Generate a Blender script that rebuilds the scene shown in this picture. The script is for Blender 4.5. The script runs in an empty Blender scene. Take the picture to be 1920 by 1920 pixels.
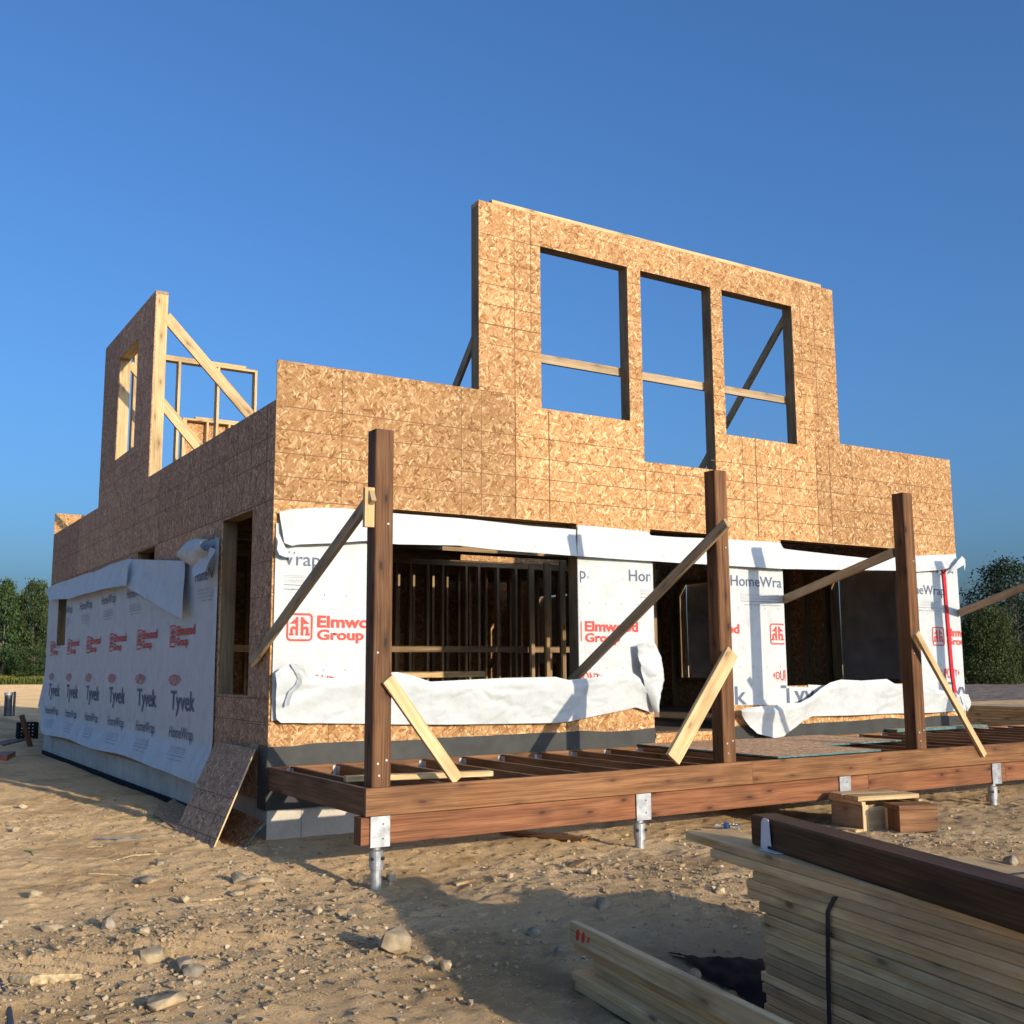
import bpy, bmesh, math, random
import numpy as np
from mathutils import Vector, Matrix, Euler

R = math.radians
S = bpy.context.scene
COL = S.collection
random.seed(7)

# ------------------------------------------------------------------ camera, sky, sun, exposure
CAM = Vector((-3.086, -8.73, 1.45))
ROT = Euler((R(98.14205654), R(0.36071626), R(-32.00287961)), 'XYZ')
FPX = 2023.06                                    # focal length in pixels of the 1920 px photograph
cd = bpy.data.cameras.new('camera')
cam = bpy.data.objects.new('camera', cd); COL.objects.link(cam)
cam.location = CAM; cam.rotation_euler = ROT
cd.sensor_width = 36.0; cd.lens = FPX / 1920 * 36.0
cd.clip_start = 0.05; cd.clip_end = 6000
S.camera = cam

SUN_EL, SUN_TRAVEL = 12.6, Vector((-0.158, 1.0, 0.0))
to_sun = -SUN_TRAVEL.normalized()
az = math.atan2(to_sun.x, to_sun.y)              # clockwise from +Y
w = bpy.data.worlds.new('World'); S.world = w; w.use_nodes = True
nt = w.node_tree; nt.nodes.clear()
sky = nt.nodes.new('ShaderNodeTexSky'); sky.sky_type = 'NISHITA'; sky.sun_disc = False
sky.sun_elevation = R(SUN_EL); sky.sun_rotation = az
sky.altitude = 0; sky.air_density = 1.0; sky.dust_density = 4.0; sky.ozone_density = 6.7
bg = nt.nodes.new('ShaderNodeBackground'); bg.inputs['Strength'].default_value = 0.15
out = nt.nodes.new('ShaderNodeOutputWorld')
nt.links.new(sky.outputs[0], bg.inputs[0]); nt.links.new(bg.outputs[0], out.inputs[0])

sd = bpy.data.lights.new('sun', 'SUN'); sd.energy = 2.9; sd.angle = R(0.53); sd.color = (1.0, 0.86, 0.66)
sun = bpy.data.objects.new('sun', sd); COL.objects.link(sun)
dvec = Vector((SUN_TRAVEL.x, SUN_TRAVEL.y, 0)).normalized() * math.cos(R(SUN_EL)) + Vector((0, 0, -math.sin(R(SUN_EL))))
sun.rotation_euler = dvec.to_track_quat('-Z', 'Y').to_euler()
sun.location = (3, -40, 12)

S.view_settings.view_transform = 'Standard'; S.view_settings.look = 'None'
S.view_settings.exposure = 0.64; S.view_settings.gamma = 1.0
S.render.engine = 'CYCLES'
S.render.resolution_x = S.render.resolution_y = 1024

# ------------------------------------------------------------------ locating helpers (photo pixel -> point on a real plane)
RM = ROT.to_matrix()
def ray(px, py): return RM @ Vector((px - 960, 960 - py, -FPX))
def onY(px, py, y=0.0): d = ray(px, py); return CAM + d * ((y - CAM.y) / d.y)
def onX(px, py, x=0.0): d = ray(px, py); return CAM + d * ((x - CAM.x) / d.x)
def onZ(px, py, z=0.0): d = ray(px, py); return CAM + d * ((z - CAM.z) / d.z)
def atD(px, py, dist):
    d = ray(px, py); f = RM @ Vector((0, 0, -1)); return CAM + d * (dist / d.dot(f))

# ------------------------------------------------------------------ noise (numpy value noise)
def vnoise(x, y, seed=0.0):
    ix, iy = np.floor(x), np.floor(y); fx, fy = x - ix, y - iy
    fx = fx * fx * (3 - 2 * fx); fy = fy * fy * (3 - 2 * fy)
    def h(a, b):
        v = np.sin(a * 127.1 + b * 311.7 + seed * 74.7) * 43758.5453
        return v - np.floor(v)
    return (h(ix, iy) * (1 - fx) + h(ix + 1, iy) * fx) * (1 - fy) + (h(ix, iy + 1) * (1 - fx) + h(ix + 1, iy + 1) * fx) * fy
def fbm(x, y, oct=4, seed=0.0):
    t = 0.0; a = 0.5; n = 0.0
    for i in range(oct):
        t = t + a * vnoise(x * 2 ** i, y * 2 ** i, seed + i * 3.1); n += a; a *= 0.5
    return t / n - 0.5
def sstep(a, b, x):
    t = np.clip((x - a) / (b - a), 0, 1); return t * t * (3 - 2 * t)

# ------------------------------------------------------------------ materials
def newmat(name):
    m = bpy.data.materials.new(name); m.use_nodes = True
    n = m.node_tree; n.nodes.clear()
    o = n.nodes.new('ShaderNodeOutputMaterial'); p = n.nodes.new('ShaderNodeBsdfPrincipled')
    n.links.new(p.outputs[0], o.inputs[0])
    return m, n, p
def N(n, t, **kw):
    x = n.nodes.new(t)
    for k, v in kw.items():
        if k.startswith('i_'): x.inputs[k[2:]].default_value = v
        else: setattr(x, k, v)
    return x
def ramp(n, src, stops):
    r = n.nodes.new('ShaderNodeValToRGB'); n.links.new(src, r.inputs[0])
    e = r.color_ramp.elements
    while len(e) > 1: e.remove(e[-1])
    e[0].position = stops[0][0]; e[0].color = (*stops[0][1], 1)
    for pos, c in stops[1:]:
        k = e.new(pos); k.color = (*c, 1)
    return r
def math_(n, op, a, b=None, c=None):
    m = n.nodes.new('ShaderNodeMath'); m.operation = op
    for i, v in enumerate((a, b, c)):
        if v is None: continue
        if isinstance(v, (int, float)): m.inputs[i].default_value = v
        else: n.links.new(v, m.inputs[i])
    return m.outputs[0]
def mixc(n, fac, a, b, mode='MIX'):
    m = n.nodes.new('ShaderNodeMix'); m.data_type = 'RGBA'; m.blend_type = mode
    if isinstance(fac, (int, float)): m.inputs[0].default_value = fac
    else: n.links.new(fac, m.inputs[0])
    for idx, v in ((6, a), (7, b)):
        if isinstance(v, tuple): m.inputs[idx].default_value = (*v, 1)
        else: n.links.new(v, m.inputs[idx])
    return m.outputs[2]
def bump(n, p, h, strength, dist):
    b = n.nodes.new('ShaderNodeBump'); b.inputs['Strength'].default_value = strength; b.inputs['Distance'].default_value = dist
    n.links.new(h, b.inputs['Height']); n.links.new(b.outputs[0], p.inputs['Normal'])
def uv_coord(n, rand=True):
    tc = n.nodes.new('ShaderNodeTexCoord'); src = tc.outputs['UV']
    if rand:
        oi = n.nodes.new('ShaderNodeObjectInfo')
        v = n.nodes.new('ShaderNodeVectorMath'); v.operation = 'ADD'
        c = n.nodes.new('ShaderNodeCombineXYZ')
        n.links.new(math_(n, 'MULTIPLY', oi.outputs['Random'], 37.0), c.inputs[0])
        n.links.new(math_(n, 'MULTIPLY', oi.outputs['Random'], 91.0), c.inputs[1])
        n.links.new(src, v.inputs[0]); n.links.new(c.outputs[0], v.inputs[1]); src = v.outputs[0]
        return src, oi.outputs['Random']
    return src, None
def mapping(n, src, scale, rot=0.0, loc=(0, 0, 0)):
    m = n.nodes.new('ShaderNodeMapping'); m.inputs['Scale'].default_value = scale
    m.inputs['Rotation'].default_value = (0, 0, rot); m.inputs['Location'].default_value = loc
    n.links.new(src, m.inputs[0]); return m.outputs[0]

def wood(name, dark, mid, light, knot=(0.10, 0.05, 0.025), rough=0.7, var=0.25, dirt=0.0, knots=1.0):
    m, n, p = newmat(name)
    uv, rnd = uv_coord(n)
    wob = N(n, 'ShaderNodeTexNoise', i_Scale=1.0, i_Detail=2.0); n.links.new(mapping(n, uv, (1.3, 6, 1)), wob.inputs[0])
    add = n.nodes.new('ShaderNodeVectorMath'); add.operation = 'MULTIPLY_ADD'
    n.links.new(wob.outputs['Color'], add.inputs[0]); add.inputs[1].default_value = (0.06, 0.045, 0); n.links.new(uv, add.inputs[2])
    g = N(n, 'ShaderNodeTexNoise', i_Scale=1.0, i_Detail=5.0, i_Roughness=0.6); n.links.new(mapping(n, add.outputs[0], (2.2, 85, 1)), g.inputs[0])
    g2 = N(n, 'ShaderNodeTexNoise', i_Scale=1.0, i_Detail=2.0); n.links.new(mapping(n, add.outputs[0], (0.8, 20, 1)), g2.inputs[0])
    t = math_(n, 'ADD', math_(n, 'MULTIPLY', g.outputs[0], 0.6), math_(n, 'MULTIPLY', g2.outputs[0], 0.4))
    r = ramp(n, t, [(0.38, dark), (0.49, mid), (0.60, light)])
    vk = N(n, 'ShaderNodeTexVoronoi', voronoi_dimensions='2D', i_Scale=1.0); n.links.new(mapping(n, add.outputs[0], (2.3, 6.6, 1)), vk.inputs[0])
    sep = n.nodes.new('ShaderNodeSeparateColor'); n.links.new(vk.outputs['Color'], sep.inputs[0])
    on = math_(n, 'GREATER_THAN', sep.outputs[0], 0.38)
    kr = ramp(n, vk.outputs['Distance'], [(0.0, (1, 1, 1)), (0.055, (0.9, 0.9, 0.9)), (0.09, (0.45, 0.45, 0.45)), (0.28, (0, 0, 0))])
    kf = math_(n, 'MULTIPLY', math_(n, 'MULTIPLY', kr.outputs[0], on), knots)
    c = mixc(n, kf, r.outputs[0], knot)
    val = math_(n, 'ADD', math_(n, 'MULTIPLY', math_(n, 'FRACT', math_(n, 'MULTIPLY', rnd, 7.31)), var), 1.0 - var / 2)
    hsv = n.nodes.new('ShaderNodeHueSaturation'); n.links.new(c, hsv.inputs['Color']); n.links.new(val, hsv.inputs['Value'])
    c = hsv.outputs[0]
    pt = N(n, 'ShaderNodeTexNoise', i_Scale=1.0, i_Detail=3.0); n.links.new(mapping(n, uv, (1.7, 3.5, 1), 0.0, (7, 3, 0)), pt.inputs[0])
    pr = ramp(n, pt.outputs[0], [(0.3, (0.60, 0.57, 0.54)), (0.52, (1, 1, 1)), (0.72, (1.0, 0.90, 0.76))]); c = mixc(n, 0.8, c, pr.outputs[0], 'MULTIPLY')
    if dirt > 0:
        d = N(n, 'ShaderNodeTexNoise', i_Scale=1.0, i_Detail=4.0); n.links.new(mapping(n, uv, (1.2, 5, 1), 0.2), d.inputs[0])
        dr = ramp(n, d.outputs[0], [(0.45, (0, 0, 0)), (0.7, (1, 1, 1))])
        c = mixc(n, math_(n, 'MULTIPLY', dr.outputs[0], dirt), c, (0.36, 0.26, 0.165))
    n.links.new(c, p.inputs['Base Color']); p.inputs['Roughness'].default_value = rough
    p.inputs['Specular IOR Level'].default_value = 0.25
    bump(n, p, t, 0.35, 0.003)
    return m

def osb(name, tint=(1, 1, 1), gain=1.0, angles=(0.1, 1.2, -0.5, 2.3, 0.75, -1.1), layers=6, sat=1.0):
    m, n, p = newmat(name)
    tc = n.nodes.new('ShaderNodeTexCoord'); base = tc.outputs['UV']
    at = n.nodes.new('ShaderNodeAttribute'); at.attribute_name = 'sheet'
    cx = n.nodes.new('ShaderNodeCombineXYZ'); n.links.new(math_(n, 'MULTIPLY', at.outputs['Fac'], 61.0), cx.inputs[0]); n.links.new(math_(n, 'MULTIPLY', at.outputs['Fac'], 23.0), cx.inputs[1])
    ad = n.nodes.new('ShaderNodeVectorMath'); ad.operation = 'ADD'; n.links.new(base, ad.inputs[0]); n.links.new(cx.outputs[0], ad.inputs[1])
    wn = N(n, 'ShaderNodeTexNoise', i_Scale=9.0, i_Detail=2.0); n.links.new(ad.outputs[0], wn.inputs[0])
    wa = n.nodes.new('ShaderNodeVectorMath'); wa.operation = 'MULTIPLY_ADD'; n.links.new(wn.outputs['Color'], wa.inputs[0]); wa.inputs[1].default_value = (0.010, 0.010, 0); n.links.new(ad.outputs[0], wa.inputs[2])
    co = wa.outputs[0]
    prio = None; tone = None; edge = None
    for i in range(layers):
        v = N(n, 'ShaderNodeTexVoronoi', voronoi_dimensions='2D', i_Scale=1.0)
        k = 1.0 + 0.35 * (i % 3)
        n.links.new(mapping(n, co, (13.5 * k, 42.0 * k, 1), angles[i % len(angles)], (i * 5.3, i * 9.1, 0)), v.inputs[0])
        # Mapping (point) scales before rotating: rotate first with a second node so flakes lie at the angle
        mp = v.inputs[0].links[0].from_node
        mp.inputs['Rotation'].default_value = (0, 0, 0)
        rt = n.nodes.new('ShaderNodeMapping'); rt.inputs['Rotation'].default_value = (0, 0, angles[i % len(angles)])
        n.links.new(co, rt.inputs[0]); n.links.new(rt.outputs[0], mp.inputs[0])
        s = n.nodes.new('ShaderNodeSeparateColor'); n.links.new(v.outputs['Color'], s.inputs[0])
        if prio is None: prio, tone, edge = s.outputs[0], s.outputs[1], v.outputs['Distance']
        else:
            g = math_(n, 'GREATER_THAN', s.outputs[0], prio)
            mx = n.nodes.new('ShaderNodeMix'); n.links.new(g, mx.inputs[0]); n.links.new(tone, mx.inputs[2]); n.links.new(s.outputs[1], mx.inputs[3])
            mx2 = n.nodes.new('ShaderNodeMix'); n.links.new(g, mx2.inputs[0]); n.links.new(edge, mx2.inputs[2]); n.links.new(v.outputs['Distance'], mx2.inputs[3])
            tone = mx.outputs[0]; edge = mx2.outputs[0]
            prio = math_(n, 'MAXIMUM', prio, s.outputs[0])
    fine = N(n, 'ShaderNodeTexNoise', i_Scale=70.0, i_Detail=3.0); n.links.new(co, fine.inputs[0])
    t2 = math_(n, 'ADD', tone, math_(n, 'MULTIPLY', math_(n, 'SUBTRACT', fine.outputs[0], 0.5), 0.25))
    t2 = math_(n, 'SUBTRACT', t2, math_(n, 'MULTIPLY', edge, 0.16))
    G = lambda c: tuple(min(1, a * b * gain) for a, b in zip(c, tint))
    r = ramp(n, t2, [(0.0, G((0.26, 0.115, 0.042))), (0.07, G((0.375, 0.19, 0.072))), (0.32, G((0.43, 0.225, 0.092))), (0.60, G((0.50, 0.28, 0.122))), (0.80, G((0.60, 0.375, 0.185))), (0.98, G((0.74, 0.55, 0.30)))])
    big = N(n, 'ShaderNodeTexNoise', i_Scale=0.9, i_Detail=2.0); n.links.new(ad.outputs[0], big.inputs[0])
    val = math_(n, 'ADD', math_(n, 'MULTIPLY', at.outputs['Fac'], 0.34), math_(n, 'ADD', 0.68, math_(n, 'MULTIPLY', big.outputs[0], 0.30)))
    hsv = n.nodes.new('ShaderNodeHueSaturation'); hsv.inputs['Saturation'].default_value = sat
    n.links.new(r.outputs[0], hsv.inputs['Color']); n.links.new(val, hsv.inputs['Value'])
    n.links.new(hsv.outputs[0], p.inputs['Base Color']); p.inputs['Roughness'].default_value = 0.75
    p.inputs['Specular IOR Level'].default_value = 0.2
    bump(n, p, t2, 0.5, 0.004)
    return m

def plain(name, col, rough=0.7, metal=0.0, noise=0.15, scale=8.0, spec=0.3, bmp=0.0, bd=0.004):
    m, n, p = newmat(name)
    tc = n.nodes.new('ShaderNodeTexCoord')
    nz = N(n, 'ShaderNodeTexNoise', i_Scale=scale, i_Detail=5.0); n.links.new(tc.outputs['Object'], nz.inputs[0])
    lo = tuple(c * (1 - noise * 2) for c in col); hi = tuple(min(1, c * (1 + noise * 2)) for c in col)
    r = ramp(n, nz.outputs[0], [(0.3, lo), (0.7, hi)])
    n.links.new(r.outputs[0], p.inputs['Base Color']); p.inputs['Roughness'].default_value = rough; p.inputs['Metallic'].default_value = metal
    p.inputs['Specular IOR Level'].default_value = spec
    if bmp: bump(n, p, nz.outputs[0], bmp, bd)
    return m

M = {}
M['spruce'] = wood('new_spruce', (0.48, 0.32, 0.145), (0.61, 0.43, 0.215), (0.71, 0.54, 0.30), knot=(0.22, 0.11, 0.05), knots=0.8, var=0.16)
M['spruce_in'] = wood('dimmed_framing_spruce', (0.22, 0.145, 0.075), (0.30, 0.205, 0.11), (0.37, 0.265, 0.155), knot=(0.2, 0.11, 0.06), knots=0.7)  # darker copy of the spruce; indoor shade is put into its colour
M['brace'] = wood('grey_brace_spruce', (0.35, 0.245, 0.135), (0.44, 0.32, 0.185), (0.53, 0.40, 0.245), knot=(0.16, 0.09, 0.05), knots=0.8, dirt=0.3)
M['weathered'] = wood('weathered_planks', (0.58, 0.34, 0.135), (0.75, 0.47, 0.205), (0.83, 0.57, 0.285), knot=(0.11, 0.065, 0.035), knots=0.9, var=0.5, dirt=0.4)
M['treated'] = wood('brown_treated_wood', (0.115, 0.050, 0.019), (0.195, 0.090, 0.037), (0.275, 0.138, 0.060), knot=(0.07, 0.026, 0.012), rough=0.65, var=0.30, knots=0.9)
M['post'] = wood('brown_treated_post', (0.078, 0.032, 0.012), (0.150, 0.066, 0.026), (0.230, 0.112, 0.048), knot=(0.035, 0.015, 0.008), rough=0.65, var=0.25, dirt=0.0)
M['treated_red'] = wood('red_brown_treated_wood', (0.125, 0.045, 0.018), (0.205, 0.080, 0.034), (0.275, 0.118, 0.052), knot=(0.06, 0.02, 0.010), rough=0.65, var=0.30)
M['dark_beam'] = wood('dark_treated_beam', (0.042, 0.019, 0.007), (0.075, 0.034, 0.012), (0.125, 0.060, 0.023), knot=(0.03, 0.014, 0.009), rough=0.6)
M['osb'] = osb('osb_sheathing')
M['osb_grey'] = osb('muted_osb', tint=(0.97, 0.85, 0.70), gain=0.98, sat=0.80)  # same flake pattern, tinted and less saturated
M['line'] = plain('nailing_line_ink', (0.20, 0.10, 0.045), 0.8)
M['membrane'] = plain('black_membrane', (0.045, 0.046, 0.044), 0.6, noise=0.12, scale=5, bmp=0.2)
M['tape'] = plain('red_sheathing_tape', (0.62, 0.02, 0.03), 0.45, noise=0.1)
M['ink'] = plain('blue_grey_print', (0.115, 0.14, 0.20), 0.7, noise=0.08)
M['ink_soft'] = plain('faint_print', (0.46, 0.47, 0.49), 0.8, noise=0.1)
M['red'] = plain('red_print', (0.62, 0.085, 0.065), 0.7, noise=0.08)
M['steel'] = plain('galvanised_steel', (0.40, 0.41, 0.42), 0.5, metal=0.55, noise=0.18, scale=14, bmp=0.1)
M['bolt'] = plain('dark_bolt', (0.12, 0.12, 0.13), 0.4, metal=0.8)
M['strap'] = plain('black_strap', (0.022, 0.027, 0.034), 0.4)
M['teal'] = plain('teal_panel_edge', (0.075, 0.17, 0.175), 0.7, noise=0.2, scale=20)
M['black_plastic'] = plain('black_plastic', (0.016, 0.017, 0.018), 0.85, spec=0.1)
M['white_plate'] = plain('white_coated_plate', (0.74, 0.76, 0.78), 0.35, noise=0.04)
M['rust'] = plain('rust_red_paint', (0.34, 0.10, 0.05), 0.6)
M['twig'] = plain('dry_twig', (0.50, 0.37, 0.20), 0.8, noise=0.3, scale=30)
M['grassblade'] = plain('green_stalk', (0.30, 0.34, 0.09), 0.7, noise=0.3, scale=30)
M['rubble'] = plain('tan_rock', (0.40, 0.305, 0.185), 0.9, noise=0.28, scale=9, bmp=0.7, bd=0.012)
M['rubble_grey'] = plain('grey_rock', (0.26, 0.215, 0.155), 0.9, noise=0.3, scale=12, bmp=0.7, bd=0.012)

# concrete with board-form seams
m, n, p = newmat('foundation_concrete')
tc = n.nodes.new('ShaderNodeTexCoord')
a = N(n, 'ShaderNodeTexNoise', i_Scale=2.2, i_Detail=6.0, i_Roughness=0.65); n.links.new(tc.outputs['Object'], a.inputs[0])
b = N(n, 'ShaderNodeTexNoise', i_Scale=40.0, i_Detail=3.0); n.links.new(tc.outputs['Object'], b.inputs[0])
br = N(n, 'ShaderNodeTexBrick', offset=0.0, i_Scale=1.0); br.inputs['Mortar Size'].default_value = 0.006; br.inputs['Brick Width'].default_value = 0.61; br.inputs['Row Height'].default_value = 1.22
n.links.new(tc.outputs['UV'], br.inputs[0])
t = math_(n, 'ADD', math_(n, 'MULTIPLY', a.outputs[0], 0.75), math_(n, 'MULTIPLY', b.outputs[0], 0.25))
r = ramp(n, t, [(0.3, (0.40, 0.365, 0.30)), (0.5, (0.56, 0.51, 0.425)), (0.72, (0.68, 0.62, 0.53))])
c = mixc(n, math_(n, 'MULTIPLY', br.outputs['Fac'], 0.55), r.outputs[0], (0.14, 0.13, 0.12))
n.links.new(c, p.inputs['Base Color']); p.inputs['Roughness'].default_value = 0.9
bump(n, p, t, 0.3, 0.006); M['concrete'] = m

# house wrap: thin spun sheet, a little light comes through
m, n, p = newmat('house_wrap_sheet')
tc = n.nodes.new('ShaderNodeTexCoord')
a = N(n, 'ShaderNodeTexNoise', i_Scale=5.0, i_Detail=6.0, i_Roughness=0.7); n.links.new(tc.outputs['Object'], a.inputs[0])
b = N(n, 'ShaderNodeTexNoise', i_Scale=55.0, i_Detail=4.0); n.links.new(tc.outputs['Object'], b.inputs[0])
r = ramp(n, a.outputs[0], [(0.30, (0.485, 0.50, 0.50)), (0.48, (0.56, 0.59, 0.595)), (0.7, (0.61, 0.64, 0.645))])
c = mixc(n, 0.06, r.outputs[0], b.outputs['Color'], 'MULTIPLY')
n.links.new(c, p.inputs['Base Color']); p.inputs['Roughness'].default_value = 0.55; p.inputs['Specular IOR Level'].default_value = 0.3
t = math_(n, 'ADD', math_(n, 'MULTIPLY', a.outputs[0], 1.0), math_(n, 'MULTIPLY', b.outputs[0], 0.08))
bump(n, p, t, 0.35, 0.02)
tr = n.nodes.new('ShaderNodeBsdfTranslucent'); tr.inputs[0].default_value = (0.72, 0.70, 0.66, 1)
ms = n.nodes.new('ShaderNodeMixShader'); ms.inputs[0].default_value = 0.04
n.links.new(p.outputs[0], ms.inputs[1]); n.links.new(tr.outputs[0], ms.inputs[2])
n.links.new(ms.outputs[0], n.nodes['Material Output'].inputs[0]); M['wrap'] = m

M['wrap_dim'] = plain('dimmed_wrap_back', (0.50, 0.46, 0.41), 0.8, noise=0.1, scale=4)  # wrap colour lowered to stand for the dim room side
# clear bottle
m, n, p = newmat('clear_plastic'); p.inputs['Base Color'].default_value = (0.9, 0.95, 1, 1); p.inputs['Roughness'].default_value = 0.08
p.inputs['Transmission Weight'].default_value = 0.9; p.inputs['IOR'].default_value = 1.2; M['clear'] = m
M['blue'] = plain('blue_label', (0.03, 0.10, 0.42), 0.4, noise=0.2, scale=40)

# soil
m, n, p = newmat('bare_soil')
tc = n.nodes.new('ShaderNodeTexCoord'); co = tc.outputs['Object']
a = N(n, 'ShaderNodeTexNoise', i_Scale=0.55, i_Detail=5.0, i_Roughness=0.6); n.links.new(co, a.inputs[0])
b = N(n, 'ShaderNodeTexNoise', i_Scale=7.0, i_Detail=8.0, i_Roughness=0.75); n.links.new(co, b.inputs[0])
d = N(n, 'ShaderNodeTexNoise', i_Scale=48.0, i_Detail=6.0, i_Roughness=0.8); n.links.new(co, d.inputs[0])
t = math_(n, 'ADD', math_(n, 'MULTIPLY', a.outputs[0], 0.35), math_(n, 'ADD', math_(n, 'MULTIPLY', b.outputs[0], 0.35), math_(n, 'MULTIPLY', d.outputs[0], 0.30)))
r = ramp(n, t, [(0.32, (0.41, 0.275, 0.138)), (0.46, (0.57, 0.395, 0.212)), (0.55, (0.645, 0.458, 0.255)), (0.68, (0.70, 0.52, 0.31))])
vo = N(n, 'ShaderNodeTexVoronoi', i_Scale=26.0); n.links.new(co, vo.inputs[0])
sp = n.nodes.new('ShaderNodeSeparateColor'); n.links.new(vo.outputs['Color'], sp.inputs[0])
peb = math_(n, 'MULTIPLY', math_(n, 'LESS_THAN', vo.outputs['Distance'], 0.27), math_(n, 'GREATER_THAN', sp.outputs[0], 0.72))
pc = ramp(n, sp.outputs[1], [(0.0, (0.22, 0.20, 0.17)), (0.5, (0.40, 0.34, 0.26)), (1.0, (0.56, 0.48, 0.37))])
dm = N(n, 'ShaderNodeTexNoise', i_Scale=0.9, i_Detail=7.0, i_Roughness=0.7); n.links.new(mapping(n, co, (1, 1, 1), 0.0, (3, 8, 0)), dm.inputs[0])
dmr = ramp(n, dm.outputs[0], [(0.40, (0.70, 0.66, 0.60)), (0.52, (1, 1, 1)), (0.66, (1.0, 0.98, 0.95))])
c0_ = mixc(n, 0.9, r.outputs[0], dmr.outputs[0], 'MULTIPLY')
c = mixc(n, math_(n, 'MULTIPLY', peb, 0.8), c0_, pc.outputs[0])
n.links.new(c, p.inputs['Base Color']); p.inputs['Roughness'].default_value = 0.95; p.inputs['Specular IOR Level'].default_value = 0.1; p.inputs['Diffuse Roughness'].default_value = 1.0
h = math_(n, 'ADD', math_(n, 'MULTIPLY', b.outputs[0], 0.9), math_(n, 'ADD', math_(n, 'MULTIPLY', d.outputs[0], 0.55), math_(n, 'MULTIPLY', peb, 0.2)))
bump(n, p, h, 1.0, 0.032); M['soil'] = m

m, n, p = newmat('ploughed_field')
tc = n.nodes.new('ShaderNodeTexCoord'); co = tc.outputs['Object']
a = N(n, 'ShaderNodeTexNoise', i_Scale=0.12, i_Detail=6.0, i_Roughness=0.7); n.links.new(mapping(n, co, (1, 3, 1)), a.inputs[0])
r = ramp(n, a.outputs[0], [(0.35, (0.19, 0.125, 0.08)), (0.65, (0.30, 0.205, 0.135))])
n.links.new(r.outputs[0], p.inputs['Base Color']); p.inputs['Roughness'].default_value = 1.0
b = N(n, 'ShaderNodeTexNoise', i_Scale=1.6, i_Detail=6.0); n.links.new(co, b.inputs[0]); bump(n, p, b.outputs[0], 1.0, 0.25); M['field'] = m

def leafmat(name, lo, mid, hi, trans=0.25):
    m, n, p = newmat(name)
    at = n.nodes.new('ShaderNodeAttribute'); at.attribute_name = 'tone'
    r = ramp(n, at.outputs['Fac'], [(0.0, lo), (0.5, mid), (1.0, hi)])
    oi = n.nodes.new('ShaderNodeObjectInfo'); hs = n.nodes.new('ShaderNodeHueSaturation'); n.links.new(r.outputs[0], hs.inputs['Color'])
    n.links.new(math_(n, 'ADD', math_(n, 'MULTIPLY', oi.outputs['Random'], 0.55), 0.55), hs.inputs['Value']); n.links.new(math_(n, 'ADD', math_(n, 'MULTIPLY', math_(n, 'FRACT', math_(n, 'MULTIPLY', oi.outputs['Random'], 5.7)), 0.05), 0.475), hs.inputs['Hue'])
    r = hs
    n.links.new(r.outputs[0], p.inputs['Base Color']); p.inputs['Roughness'].default_value = 0.65; p.inputs['Specular IOR Level'].default_value = 0.25
    tr = n.nodes.new('ShaderNodeBsdfTranslucent'); n.links.new(r.outputs[0], tr.inputs[0])
    ms = n.nodes.new('ShaderNodeMixShader'); ms.inputs[0].default_value = trans
    n.links.new(p.outputs[0], ms.inputs[1]); n.links.new(tr.outputs[0], ms.inputs[2])
    n.links.new(ms.outputs[0], n.nodes['Material Output'].inputs[0]); return m
M['leaf'] = leafmat('tree_leaves', (0.035, 0.065, 0.022), (0.065, 0.11, 0.034), (0.13, 0.185, 0.06))
M['leaf_dark'] = leafmat('dark_poplar_leaves', (0.03, 0.05, 0.03), (0.05, 0.078, 0.042), (0.10, 0.13, 0.075))
M['leaf_bush'] = leafmat('willow_bush_leaves', (0.04, 0.065, 0.018), (0.075, 0.105, 0.03), (0.13, 0.16, 0.05))
M['weeds'] = leafmat('goldenrod_weeds', (0.09, 0.14, 0.03), (0.24, 0.25, 0.045), (0.55, 0.42, 0.05))
M['bark'] = plain('bark', (0.13, 0.11, 0.09), 0.9, noise=0.3, scale=6)

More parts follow.
